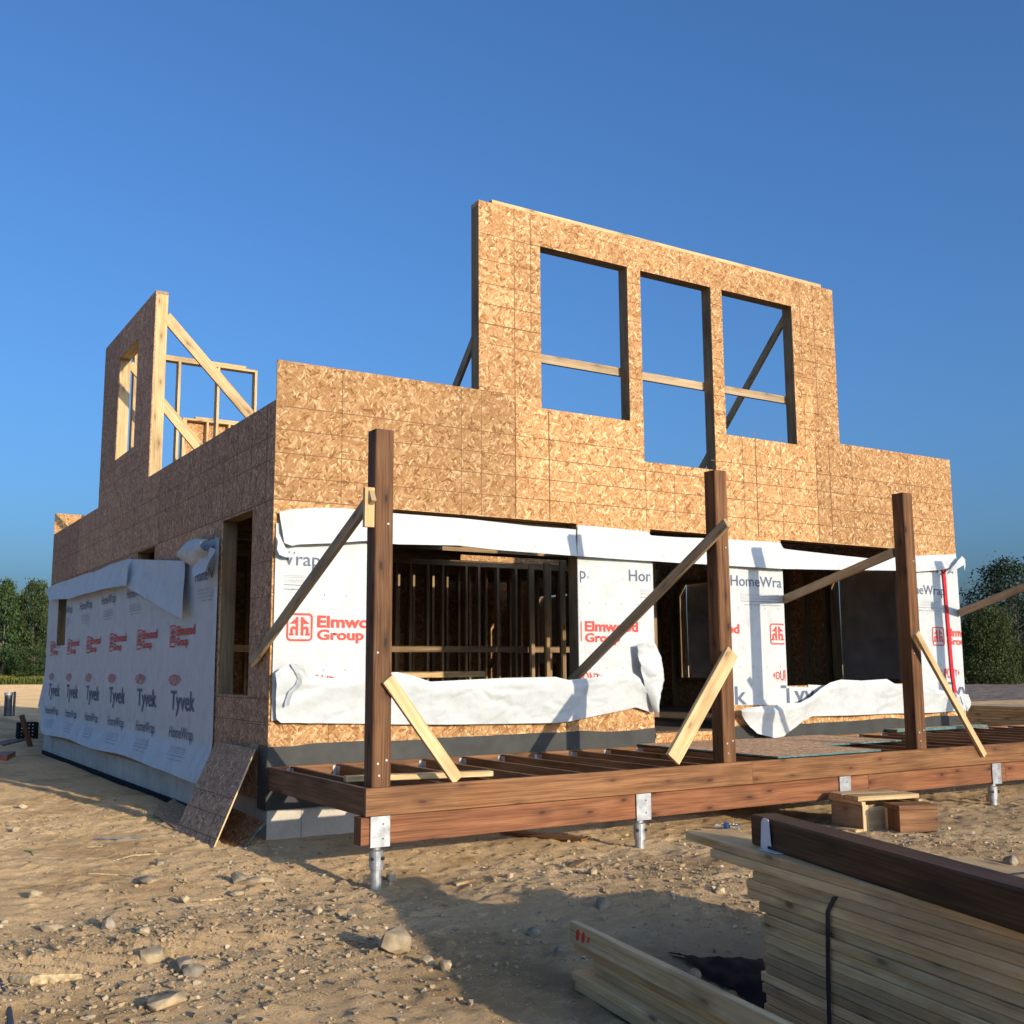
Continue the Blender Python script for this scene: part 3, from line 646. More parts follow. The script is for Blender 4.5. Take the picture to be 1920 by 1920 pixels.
# -- upper return wall of open studs behind the tall window section
mb = MB(); yy = 7.21
mb.box(0.152, 2.235, yy, yy + .14, 6.005, 6.043); mb.box(0.155, 2.05, yy, yy + .14, 6.044, 6.082); mb.box(0.152, 2.235, yy, yy + .14, 3.487, 3.525)
sw = lab(mb.build('stud_wall', M['spruce'], house), 'open stud frame standing on the upper floor')
for x in (0.19, 0.40, 1.04, 1.63, 2.215): mb = MB(); mb.box(x - .019, x + .019, yy + .001, yy + .139, 3.526, 6.004); mb.build('stud', M['spruce'], sw)
# -- temporary diagonal braces on the upper floor
def brace(name, p0, p1, w, h, mat, parent, up=(0, 0, 1)):
    mb = MB(); mb.beam(p0, p1, w, h, up); return mb.build(name, M[mat], parent)
brace('brace', (0.155, 4.56, 5.80), (2.42, 4.56, 3.50), 0.038, 0.14, 'spruce', house)
brace('brace', (0.155, 4.56, 4.66), (1.22, 4.56, 3.50), 0.038, 0.09, 'spruce', house)
brace('brace', (0.155, 6.45, 5.65), (2.2, 6.45, 3.52), 0.038, 0.11, 'spruce', house)
brace('brace', (6.40, 0.155, 5.62), (6.40, 2.22, 3.50), 0.038, 0.09, 'brace', house)
brace('brace', (2.1, 0.155, 4.75), (2.1, 1.35, 3.50), 0.038, 0.09, 'brace', house)
brace('brace', (7.5, 9.6, 0.9), (8.6, 9.6, 2.6), 0.038, 0.09, 'spruce_in', house)

# ------------------------------------------------------------------ house wrap
def front_off(x, z):
    return -0.008 - 0.004 * (fbm(x / .5, z / .9, 3, 3.0) + .5) - 0.012 * sstep(0.30, 0.03, x)
def side_off(y, z):
    bul = 0.15 * sstep(0.78, 0.30, z) * (0.75 + 0.5 * fbm(y / 1.8, y * 0, 2, 6.0)) + 0.10 * sstep(9.6, 11.0, y) * sstep(1.5, 0.6, z)
    ple = 0.018 * sstep(2.0, 1.5, y) * (np.sin(y * 42 + 2.0 * fbm(y * 0, z / .6, 2, 3.0)) * .5 + .5)
    return -0.012 - 0.012 * (fbm((y + z * .3) / .45, z / 1.1, 3, 8.0) + .5) - bul - ple - 0.012 * sstep(.9, .3, z) * (fbm(y / .3, z / .25, 3, 2.0) + .5)

wrap = lab(empty('x', (0, 0, 0), None, None), None) if False else None
us = np.arange(0.018, WX + 0.02, 0.03); vs = np.arange(0.97, 2.66, 0.03)
U, V_ = np.meshgrid(us, vs, indexing='ij')
bottom = 1.02 - 0.16 * sstep(5.2, 8.9, U)                       # hangs lower at the right corner
Z = bottom + (V_ - 0.97) / (2.63 - 0.97) * (2.64 - bottom)
cuf, cvf = (U[:-1, :-1] + U[1:, 1:]) / 2, (Z[:-1, :-1] + Z[1:, 1:]) / 2
holes = np.zeros_like(cuf, dtype=bool)
for a_, b_, c_, d_ in ((1.02, 3.135, 1.235, 3.2), (4.085, 5.075, 0.2, 3.2), (5.99, 8.10, 1.21, 3.2)): holes |= (cuf > a_) & (cuf < b_) & (cvf > c_) & (cvf < d_)
fwrap = lab(grid_mesh('house_wrap', np.stack([U, front_off(U, Z), Z], -1), M['wrap'], house, ~holes), 'sunlit white wrap printed with red and grey lettering')

ys = np.arange(1.46, 11.04, 0.04); ts = np.linspace(0, 1, 70)
Yg, T = np.meshgrid(ys, ts, indexing='ij')
zb = 0.385 + 0.05 * sstep(1.5, 3, Yg) + 0.014 * np.sin(Yg * 1.7) + 0.40 * sstep(9.9, 11.0, Yg) ** 1.5; zt = 2.70 + 0 * Yg
zt = np.where(Yg < 2.50, 2.69, 2.50) + np.where(Yg > 5.0, .12, 0)
Zs = zb + (zt - zb) * T ** 1.25
cyf, czf = (Yg[:-1, :-1] + Yg[1:, 1:]) / 2, (Zs[:-1, :-1] + Zs[1:, 1:]) / 2
hs = ((cyf > 9.34) & (cyf < 10.08) & (czf > 1.82)) | ((cyf > 4.02) & (cyf < 4.85) & (czf > 2.57))
swrap = lab(grid_mesh('house_wrap', np.stack([side_off(Yg, Zs), Yg, Zs], -1), M['wrap'], house, ~hs), 'shaded white wrap with rows of lettering on the side wall')

def poly_resample(pts, n_):
    P_ = np.array([tuple(p) for p in pts], dtype=float); seg = np.r_[0, np.cumsum(np.linalg.norm(np.diff(P_, axis=0), axis=1))]
    t_ = np.linspace(0, seg[-1], n_); return np.stack([np.interp(t_, seg, P_[:, k]) for k in range(3)], -1)
def sheet(name, top, bot, parent, plane='Y', d0=0.02, bulge=0.05, crum=0.02, seed=0, nu=80, nv=16, fold=0.35, pw_=0.8, prof='down', mat='wrap'):
    """a loose piece of wrap between two outlines read off the wall plane, standing proud of it"""
    f = (lambda q: onY(q[0], q[1], -d0)) if plane == 'Y' else (lambda q: onX(q[0], q[1], -d0))
    e1 = crum * .5 + (bulge * .45 if prof == 'up' else 0); e2 = crum * .5 + (bulge if prof == 'down' else 0)
    f2 = (lambda q, e: onY(q[0], q[1], -d0 - e) + Vector((0, e, 0))) if plane == 'Y' else (lambda q, e: onX(q[0], q[1], -d0 - e) + Vector((e, 0, 0)))
    A = poly_resample([f2(q, e1) for q in top], nu); B = poly_resample([f2(q, e2) for q in bot], nu)
    v = np.linspace(0, 1, nv)[None, :, None]; G = A[:, None, :] * (1 - v) + B[:, None, :] * v
    k = 1 if plane == 'Y' else 0; uax = 0 if plane == 'Y' else 1
    uu = G[..., uax]; zz = G[..., 2]; vv = np.broadcast_to(v[..., 0], uu.shape)
    off = {'down': bulge * vv ** 1.3, 'up': bulge * (1 - vv) ** 1.4 * (1 - .55 * np.exp(-(vv / .12) ** 2)), 'both': bulge * np.sin(np.pi * vv) ** pw_}[prof]
    c1 = np.abs(fbm((uu * .8 + zz * .9) / fold, (zz - uu * .5) / (fold * .5), 3, seed)) * 3
    c2 = np.abs(fbm((uu * .5 - zz * 1.1) / fold, (zz * .8 + uu * .3) / (fold * .6), 3, seed + 3)) * 3
    cr = np.minimum(c1, c2); cr2 = fbm(uu / (fold * .3), zz / (fold * .25), 3, seed + 7) * .5
    rg = np.random.RandomState(seed + 900); fz = 0
    wx = 0.35 * fbm(uu / (fold * 1.6), zz / (fold * 1.2), 2, seed + 11)
    for q in range(6):
        th = rg.uniform(0, math.pi); lam = fold * rg.uniform(.55, 1.5); t_ = (uu * math.cos(th) + zz * math.sin(th)) / lam + rg.rand() * 7 + wx * 2.2
        fz = fz + np.abs((t_ % 2) - 1) * lam / fold * (.35 + .9 * vnoise(uu / (fold * 2) + q, zz / (fold * 2), seed + q))
    G[..., k] -= off + crum * (.45 * cr + .25 * cr2 + .42 * fz)
    return grid_mesh(name, G, M[mat], parent)

FL = lambda *a_, **k_: lab(sheet('loose_flap', *a_, **k_), 'loose crumpled edge of the wrap')
# folded band across the heads of the front openings
FL([(522, 960), (545, 956), (580, 953), (640, 953), (690, 958), (742, 963), (860, 972), (1000, 987), (1080, 993)],
   [(532, 1018), (545, 1024), (560, 1021), (620, 1019), (690, 1014), (742, 1021), (860, 1023), (940, 1032), (1000, 1037), (1080, 1043)], fwrap, d0=0.015, bulge=0.05, crum=0.028, seed=2, fold=.5)
FL([(1080, 985), (1140, 990), (1215, 997), (1219, 1004), (1280, 1008), (1366, 1011), (1461, 1018), (1466, 1029), (1558, 1040), (1623, 1047), (1681, 1045), (1720, 1042), (1791, 1039)],
   [(1080, 1043), (1150, 1048), (1218, 1052), (1290, 1057), (1366, 1061), (1460, 1067), (1530, 1068), (1600, 1069), (1681, 1070), (1720, 1072), (1760, 1069), (1795, 1062)], fwrap, d0=0.015, bulge=0.05, crum=0.026, seed=5, nu=190, nv=22, fold=.6)
FL([(522, 1000), (530, 1018), (541, 1038), (549, 1028)], [(519, 1030), (523, 1040), (535, 1045), (551, 1045)], fwrap, d0=0.05, bulge=0.03, crum=0.03, seed=9, nu=20, nv=8)
FL([(1775, 1070), (1788, 1052), (1798, 1043), (1803, 1050)], [(1772, 1078), (1786, 1070), (1800, 1060), (1805, 1071)], fwrap, d0=0.07, bulge=0.05, crum=0.04, seed=11, nu=24, nv=8)
# slumped roll under the first window
FL([(514, 1262), (524, 1252), (546, 1243), (563, 1252), (576, 1264), (615, 1272), (690, 1264), (742, 1260), (775, 1268), (802, 1278), (860, 1275), (940, 1271), (1040, 1269), (1065, 1275), (1110, 1270), (1178, 1259), (1196, 1272), (1210, 1300)],
   [(515, 1347), (523, 1355), (546, 1355), (563, 1355), (576, 1356), (615, 1356), (690, 1357), (742, 1358), (775, 1358), (802, 1358), (860, 1358), (940, 1357), (1040, 1355), (1065, 1352), (1110, 1342), (1160, 1332), (1190, 1326), (1226, 1338)], fwrap, d0=0.015, bulge=0.08, crum=0.055, seed=14, nu=220, nv=34, fold=.42, prof='up')
FL([(541, 1243), (548, 1256), (556, 1272), (552, 1284), (540, 1296), (532, 1322)], [(566, 1248), (570, 1262), (564, 1274), (562, 1284), (548, 1300), (540, 1324)], fwrap, d0=0.10, bulge=0.03, crum=0.04, seed=17, nu=30, nv=10, fold=.15)
FL([(1191, 1208), (1193, 1230), (1197, 1262), (1202, 1284), (1212, 1310), (1222, 1336)], [(1222, 1200), (1232, 1216), (1238, 1232), (1237, 1272), (1230, 1300), (1228, 1334)], fwrap, d0=0.04, bulge=0.05, crum=0.07, seed=21, nu=50, nv=24, fold=.3, prof='both')
# slumped piece under the third window reaching the porch
FL([(1381, 1331), (1395, 1327), (1420, 1324), (1450, 1322), (1495, 1317), (1516, 1306), (1534, 1292), (1552, 1280), (1572, 1274), (1610, 1276), (1660, 1273), (1678, 1284), (1697, 1281), (1740, 1290), (1790, 1300)],
   [(1384, 1342), (1395, 1358), (1412, 1375), (1444, 1383), (1464, 1380), (1482, 1366), (1500, 1352), (1520, 1343), (1560, 1342), (1610, 1340), (1660, 1338), (1700, 1337), (1740, 1336), (1780, 1334), (1808, 1332)], fwrap, d0=0.015, bulge=0.075, crum=0.06, seed=26, nu=200, nv=34, fold=.5, prof='up')
FL([(1797, 1300), (1801, 1312), (1806, 1326)], [(1811, 1302), (1816, 1318), (1811, 1334)], fwrap, d0=0.03, bulge=0.03, crum=0.03, seed=28, nu=14, nv=8)
# side wall: folded upper edge, hanging triangle, bunched corner
FL([(87, 1108), (100, 1098), (130, 1087), (180, 1072), (212, 1058), (240, 1048), (290, 1050), (352, 1052)],
   [(92, 1125), (105, 1124), (130, 1123), (170, 1112), (205, 1103), (236, 1098), (300, 1136), (343, 1160)], swrap, plane='X', d0=0.02, bulge=0.07, crum=0.03, seed=31, nu=140, nv=26, fold=.7)
FL([(229, 1072), (232, 1062), (238, 1050)], [(226, 1095), (233, 1099), (239, 1098)], swrap, plane='X', d0=0.10, bulge=0.04, crum=0.02, seed=33, nu=12, nv=10)
FL([(350, 1026), (358, 1015), (380, 1011), (398, 1012), (410, 1013)], [(352, 1052), (362, 1062), (380, 1068), (395, 1052), (409, 1036)], swrap, plane='X', d0=0.03, bulge=0.08, crum=0.07, seed=36, nu=40, nv=24, fold=.3, prof='both')
FL([(398, 1026), (382, 1040), (372, 1056), (362, 1066)], [(404, 1032), (396, 1052), (384, 1072), (366, 1082)], swrap, plane='X', d0=0.12, bulge=0.05, crum=0.03, seed=38, nu=20, nv=10, fold=.2)

# wrap over the openings of the far side wall, dim from inside
for k, (a_, b_, c_, d_) in enumerate(RO):
    yy_ = np.arange(a_ - .05, b_ + .06, .06); zz_ = np.arange(c_ - .05, d_ + .03, .06); Y2, Z2 = np.meshgrid(yy_, zz_, indexing='ij')
    lab(grid_mesh('house_wrap', np.stack([WX + .012 + .03 * (fbm(Y2 / .5, Z2 / .3, 3, k + 50.) + .5), Y2, Z2], -1), M['wrap_dim'], house), 'wrap over an opening of the far side wall, seen from inside')

# ------------------------------------------------------------------ printed lettering on the wrap
def text_polys(s, u0, u1, v0, v1, bold=0.0, cap='H'):
    """text as a flat bmesh, baseline at v0, cap height to v1, left and right edges at u0, u1"""
    cu_ = bpy.data.curves.new('t', 'FONT'); cu_.body = s; cu_.size = 1.0; cu_.offset = bold; cu_.resolution_u = 3
    ob = bpy.data.objects.new('t', cu_); COL.objects.link(ob)
    dg = bpy.context.evaluated_depsgraph_get(); dg.update()
    me = bpy.data.meshes.new_from_object(ob.evaluated_get(dg)); bm = bmesh.new(); bm.from_mesh(me)
    bpy.data.objects.remove(ob); bpy.data.curves.remove(cu_); bpy.data.meshes.remove(me)
    xs = [v.co.x for v in bm.verts]; x0, x1 = min(xs), max(xs); ch_ = 0.729 + bold
    for v in bm.verts:
        v.co = ((v.co.x - x0) / (x1 - x0) * (u1 - u0) + u0, 0, v.co.y / ch_ * (v1 - v0) + v0)
    return bm
def rect(bm, u0, u1, v0, v1): bm.faces.new([bm.verts.new(c_) for c_ in ((u0, 0, v0), (u1, 0, v0), (u1, 0, v1), (u0, 0, v1))])
def poly(bm, pts): bm.faces.new([bm.verts.new((a_, 0, b_)) for a_, b_ in pts])
def merge(dst, src):
    me = bpy.data.meshes.new('tmp'); src.to_mesh(me); src.free(); dst.from_mesh(me); bpy.data.meshes.remove(me)
def emblem(u0, v0, s):
    """rounded frame holding two letter-shaped halves under a gable"""
    bm = bmesh.new(); k = 6; r_o, r_i, tk = .16, .10, .07
    def rr(x0, x1, y0, y1, r_):
        o = []
        for cx, cy, a0 in ((x1 - r_, y1 - r_, 0), (x0 + r_, y1 - r_, 90), (x0 + r_, y0 + r_, 180), (x1 - r_, y0 + r_, 270)):
            for i in range(k + 1): a_ = R(a0 + 90 * i / k); o.append((cx + r_ * math.cos(a_), cy + r_ * math.sin(a_)))
        return o
    O, I = rr(0, 1, 0, 1, r_o), rr(tk, 1 - tk, tk, 1 - tk, r_i); n_ = len(O)
    P_ = lambda q: (u0 + q[0] * s, v0 + q[1] * s)
    for i in range(n_): j = (i + 1) % n_; poly(bm, [P_(O[i]), P_(O[j]), P_(I[j]), P_(I[i])])
    for sx in (1, -1):
        X = lambda x: .5 + sx * (x - .5)
        for q in ([(.55, .20), (.65, .20), (.65, .86), (.55, .86)], [(.66, .62), (.88, .62), (.66, .80)], [(.65, .50), (.76, .54), (.84, .48), (.85, .40), (.75, .40), (.74, .44), (.65, .40)],
                  [(.75, .28), (.85, .28), (.85, .40), (.75, .40)], [(.72, .20), (.90, .20), (.90, .28), (.72, .28)]):
            pts = [P_((X(a_), b_)) for a_, b_ in q]; poly(bm, pts if sx > 0 else pts[::-1])
    return bm
def column(ink, soft, red, s, z, u_sh):
    """one repeat of the print: oval mark, big word, product word, small text, emblem row"""
    merge(ink, text_polys('Tyvek', s, s + .88, 1.03 + z, 1.235 + z, 0.012))
    bm = text_polys('DUPONT', s - .07, s + .31, 1.27 + z, 1.40 + z, 0.01)
    for v in bm.verts:
        t_ = (v.co.x - (s + .12)) / .225; v.co.z = 1.335 + z + (v.co.z - 1.335 - z) * math.sqrt(max(.05, 1 - t_ * t_)) 
    merge(red, bm); poly(red, [(s - .115, 1.335 + z), (s - .085, 1.305 + z), (s - .085, 1.365 + z)]); poly(red, [(s + .355, 1.335 + z), (s + .325, 1.365 + z), (s + .325, 1.305 + z)])
    merge(ink, text_polys('HomeWrap', s - .0, s + .86, .745 + z, .866 + z, 0.006)); merge(ink, text_polys('®', s + .875, s + .90, .75 + z, .77 + z))
    for q in (.655, .640, .617, .602): rect(soft, s + .14, s + .72, q + z, q + .006 + z)
    rect(ink, s + .14, s + .76, .576 + z, .580 + z)
    merge(ink, text_polys('Call 1-800-448-9835  Tyvek.ca/Tyvekhomewrap', s + .20, s + .74, .535 + z, .549 + z))
def staple_ticks(ink, s, z):  # staples of the wrap, drawn as small dark marks in the lettering mesh
    for i in range(7): rect(ink, s + .2 * i, s + .2 * i + .006, z, z + .016)
def emblem_row(red, s):
    merge(red, emblem(s - .135, 1.672, .235)); merge(red, text_polys('Elmwood', s + .14, s + .81, 1.793, 1.898, .035)); merge(red, text_polys('Group', s + .14, s + .575, 1.687, 1.778, .035))
def place_print(bms, regions, mapf, parent, density=0.25):
    for bm, mat, nm in bms:
        outb = bmesh.new()
        for (u0, u1, v0, v1) in regions:
            c_ = bm.copy()
            for co, no in (((u0, 0, 0), (-1, 0, 0)), ((u1, 0, 0), (1, 0, 0)), ((0, 0, v0), (0, 0, -1)), ((0, 0, v1), (0, 0, 1))):
                bmesh.ops.bisect_plane(c_, geom=c_.verts[:] + c_.edges[:] + c_.faces[:], plane_co=co, plane_no=no, clear_outer=True)
            merge(outb, c_)
        for v in outb.verts: v.co = mapf(v.co.x, v.co.z)
        bmesh.ops.recalc_face_normals(outb, faces=outb.faces)
        me = bpy.data.meshes.new(nm); outb.to_mesh(me); outb.free(); me.materials.append(mat); link(nm, me, parent)
def new3(): return bmesh.new(), bmesh.new(), bmesh.new()
ink, soft, red = new3()
for k in range(-5, 3):
    s_ = 5.885 + 1.405 * k
    column(ink, soft, red, s_, 0.0, 0); column(ink, soft, red, s_ + .705, 1.566, 0); emblem_row(red, s_); staple_ticks(ink, s_, 1.42); staple_ticks(ink, s_, 2.06)
fm = lambda u, v: (u, float(front_off(np.array(u), np.array(v))) - 0.005, v)
place_print([(ink, M['ink'], 'printed_lettering'), (soft, M['ink_soft'], 'printed_lettering'), (red, M['red'], 'printed_lettering')],
            [(.10, .995, 1.0, 2.64), (.995, 3.165, 1.0, 1.215), (3.165, 4.06, 1.0, 2.64), (5.10, 5.965, 1.0, 2.64), (5.965, 8.12, .95, 1.19), (8.12, 9.13, .95, 2.64)], fm, fwrap)
for b_ in (ink, soft, red): b_.free()
ink, soft, red = new3()
for k in range(-1, 6):
    s_ = -(2.953 + 1.497 * k)
    column(ink, soft, red, s_, 0.0, 0); column(ink, soft, red, s_ + .75, 1.566, 0); emblem_row(red, s_); staple_ticks(ink, s_, 1.42)
sm = lambda u, v: (float(side_off(np.array(-u), np.array(v))) - 0.0075, -u, v)
place_print([(ink, M['ink'], 'printed_lettering'), (soft, M['ink_soft'], 'printed_lettering'), (red, M['red'], 'printed_lettering')],
            [(-10.95, -10.10, .45, 2.62), (-10.10, -9.32, .45, 1.80), (-9.32, -1.58, .45, 2.62)], sm, swrap)
for b_ in (ink, soft, red): b_.free()
# show-through lettering, mirrored, on the far side wall's wrap
fw_parts = [o for o in house.children if o.name.startswith('house_wrap')][2:]
for (wob, words) in zip(fw_parts, ((('Tyvek', .62, 1.42, 2.28, 2.46), ('Elmwood', .80, 1.42, 1.75, 1.84)), (('Tyvek', 4.45, 5.2, 2.15, 2.38), ('Elm', 4.5, 4.85, 1.72, 1.83)), (('Tyvek', 8.5, 9.4, 2.15, 2.38), ('Elmwood', 8.6, 9.3, 1.72, 1.83)))):
    bm = bmesh.new()
    for wd in words: merge(bm, text_polys(wd[0], wd[1], wd[2], wd[3], wd[4], .02))
    for v in bm.verts: v.co = (WX + .008, v.co.x, v.co.z)
    me = bpy.data.meshes.new('printed_lettering'); bm.to_mesh(me); bm.free(); me.materials.append(M['ink_soft']); link('printed_lettering', me, wob)
# red tape up the front right corner
mb = MB()
tp = [onY(1770, 1065, -.035), onY(1775, 1130, -.03), onY(1781, 1200, -.03), onY(1786, 1260, -.03), onY(1792, 1302, -.03)]
for i in range(4):
    a_, b_ = tp[i], tp[i + 1]; q = Vector((.028, 0, 0)); mb.face([b_ - q, b_ + q, a_ + q, a_ - q], [(0, 0), (1, 0), (1, 1), (0, 1)])
mb.build('sheathing_tape', M['tape'], fwrap)

# ------------------------------------------------------------------ the porch frame
porch = empty('porch_frame', (0, -1.0, 0.45), 'unfinished porch deck of brown treated joists on steel piers with tall square posts', 'porch')
YF = -1.944
for x0, x1 in ((0.0, 3.522), (3.524, 7.42), (7.424, 12.6)):
    mb = MB(); mb.box(x0, x1, YF, YF + .038, 0.463, 0.648, ch=.004); mb.build('rim_joist', M['treated'], porch)
mb = MB(); mb.box(0.0, .038, YF + .0385, -.0415, .463, .648, ch=.004); mb.build('rim_joist', M['treated'], porch)
mb = MB(); mb.box(0.0, 12.6, -.041, -.016, .463, .648, ch=.003); mb.build('ledger', M['treated'], porch)
for x0, x1 in ((-.03, 2.318), (2.322, 4.96), (4.964, 7.0), (7.004, 12.6)):
    mb = MB()
    for k in range(3): mb.box(x0, x1, YF + .007 + .0385 * k, YF + .0435 + .0385 * k, .276, .458, ch=.004)
    mb.build('beam', M['treated_red'], porch)
for k in range(30):
    x = .204 + .406 * k
    mb = MB(); mb.box(x - .019, x + .019, YF + .0395, -.0425, .464, .645, ch=.003); j = mb.build('joist', M['treated'], porch)
    mb = MB(); 
    for s_ in (-1, 1):
        mb.box(x + s_ * .0205 - .0012, x + s_ * .0205 + .0012, -.115, -.0435, .47, .632, ch=.0005)
        mb.box(*sorted((x + s_ * .021, x + s_ * .052)), -.0445, -.0425, .47, .632, ch=.0005)
    mb.build('joist_hanger', M['steel'], j)
PX = (.145, 3.343, 5.818, 8.99)
posts = []
for k, x in enumerate(PX):
    mb = MB(); mb.box(x - .07, x + .07, -1.877, -1.737, .48, 3.122 - (.0 if k else -.004), ch=.007); o = mb.build('post', M['post'], porch); posts.append(o)
    mb = MB()
    for (dx, z) in ((-.03, .80), (.035, .82), (-.02, .72), (.03, 2.45), (-.04, 1.55)): mb.tube([(x + dx, -1.8765, z), (x + dx, -1.880, z)], .008, 8)
    mb.build('screw', M['steel'], o)
for x in (.105, 2.352, 4.64, 6.84, 9.1, 11.3):
    g_ = gz(x, -1.89) - .3
    mb = MB(); mb.tube([(x, -1.89, g_), (x, -1.89, .225)], .0365, 20)
    pr = mb.build('steel_pier', M['steel'], porch, smooth=False)
    mb = MB(); mb.box(x - .072, x + .072, YF - .0075, YF - .0015, .262, .462, ch=.001); mb.box(x - .072, x + .072, -1.826, -1.820, .262, .462, ch=.001); mb.box(x - .072, x + .072, YF - .001, -1.827, .262, .269, ch=.001)
    mb.build('bracket', M['steel'], pr)
    mb = MB(); mb.tube([(x, -1.89, .112), (x, -1.89, .232), (x, -1.89, .240), (x, -1.89, .262)], [.047, .047, .03, .03], 20); mb.build('collar', M['steel'], pr)
    mb = MB()
    for z in (.315, .41): mb.tube([(x + .02, YF - .0072, z), (x + .02, YF - .0092, z)], .0065, 8)
    a_ = Vector((.5, -.86, 0)); mb.tube([Vector((x, -1.89, .185)) + a_ * .040, Vector((x, -1.89, .185)) + a_ * .062], .013, 6); b2 = Vector((-.8, -.6, 0)); mb.tube([Vector((x, -1.89, .185)) + b2 * .040, Vector((x, -1.89, .185)) + b2 * .060], .013, 6)
    mb.build('bolt', M['bolt'], pr)
# braces
brace('brace', (.045, -1.90, 2.64), (-.048, .30, 1.50), .038, .089, 'brace', porch)
mb = MB(); mb.box(-.002, .072, -1.872, -1.834, 2.42, 2.70); mb.build('cleat', M['spruce'], porch)
brace('brace', (3.252, -2.03, 2.64), (3.118, .13, 1.28), .038, .089, 'brace', porch)
brace('brace', (5.77, -1.715, 2.545), (6.004, .06, 2.165), .038, .089, 'brace', porch)
brace('brace', (9.10, -.03, 2.09), (8.90, -2.0, 2.62), .038, .089, 'brace', porch)
a_, b_ = onY(727, 1275, -1.897), onY(857, 1462, -1.897); dd = (b_ - a_).normalized()
brace('brace', a_ - dd * .01, b_, .038, .089, 'spruce', porch, up=dd.cross(Vector((0, 1, 0))))
a_, b_ = onY(1372, 1222, -1.965), onY(1261, 1424, -1.965); dd = (b_ - a_).normalized()
brace('brace', a_, b_, .038, .14, 'spruce', porch, up=dd.cross(Vector((0, 1, 0))))
a_, b_ = onY(1717, 1186, -1.963), onY(1845, 1416, -1.963); dd = (b_ - a_).normalized()
brace('brace', a_, b_, .038, .062, 'spruce', porch, up=dd.cross(Vector((0, 1, 0))))

# ------------------------------------------------------------------ boards and sheets lying on the porch
def panel(name, c, ax, ay, t, label, cat, mats=('osb_grey', 'osb'), group=None, sheet_=.5, marks=()):
    mb = MB(); ax = Vector(ax); ay = Vector(ay); nz = ax.cross(ay).normalized(); c = Vector(c)
    mb.slab(c, ax, ay, nz * (t / 2), 0, 1, sheet_)
    for f_, along in marks:                                  # printed nailing lines on the face
        p_, q_ = (ax, ay) if along == 'y' else (ay, ax)
        e_ = p_.normalized() * .004; b0 = c + p_ * f_ + nz * (t / 2 + .001)
        mb.face([b0 - e_ - q_, b0 + e_ - q_, b0 + e_ + q_, b0 - e_ + q_], [(0, 0)] * 4, 2)
    return tag(mb.build(name, [M[mats[0]], M[mats[1]], M['line']], None), label, cat, group)
M['osb_tan'] = osb('dry_osb', tint=(1.0, 0.97, 0.9), gain=1.25, sat=0.85)
panel('osb_sheet', (4.505, -.925, .663), (.66, 0, 0), (0, 1.0, 0), .014, 'large tan board sheet lying on the porch joists below the hanging wrap', 'board sheet', ('osb_tan', 'teal'))
panel('osb_sheet', (5.80, -.60, .659), (.62, 0, 0), (0, .56, 0), .013, 'strand board sheet with bright blue edge beside the third post', 'board sheet', ('osb_tan', 'teal'))
panel('osb_sheet', (8.43, -.11, .672), (.86, 0, 0), (0, .085, 0), .03, 'green-edged sheet leaning flat by the wall corner', 'board sheet', ('osb_tan', 'teal'))
mb = MB(); mb.beam((.06, -1.45, .668), (1.12, -1.70, .668), .10, .038, (0, 0, 1)); tag(mb.build('plank', M['spruce'], None), 'short pale plank lying across the porch joists behind the first post', 'plank')

# ------------------------------------------------------------------ OSB offcuts leaning at the house corner
A0 = onZ(323, 1572, .03); B0 = onZ(395, 1606, .0); A1 = onX(405, 1393, -.05); B1 = onX(480, 1402, -.05)
cen = (A0 + B0 + A1 + B1) / 4; ax = ((B0 - A0) + (B1 - A1)) / 4; ay = ((A1 - A0) + (B1 - B0)) / 4
panel('osb_sheet', cen, ax, ay, .012, 'tall strand board sheet leaning against the house corner', 'board sheet', ('osb_grey', 'spruce'), marks=((.55, 'y'), (.02, 'x'), (-.33, 'x'), (-.72, 'x')))
def quad_panel(P4, t, *a_, **k_):
    P4 = [Vector(p) for p in P4]; cen = sum(P4, Vector()) / 4; ax = (P4[1] + P4[2] - P4[0] - P4[3]) / 4; ay = (P4[2] + P4[3] - P4[0] - P4[1]) / 4
    return panel('osb_sheet', cen, ax, ay, t, *a_, **k_)
p_ = lambda x, y, z: Vector((x, y, z))
quad_panel([onZ(285, 1527, .10), onZ(345, 1560, .06), onZ(405, 1510, .10), onZ(352, 1478, .14)], .012, 'pale grey board piece lying flat behind the leaning sheet', 'board sheet', mats=('osb_grey', 'osb_grey'))
quad_panel([onZ(385, 1575, .05), onZ(440, 1602, .03), onZ(501, 1545, .22), onZ(430, 1512, .30)], .014, 'dark red-brown board piece with teal edge propped against the foundation', 'board sheet', mats=('osb_red', 'teal')) if M.setdefault('osb_red', osb('damp_osb', tint=(.80, .66, .6), gain=.55)) else None

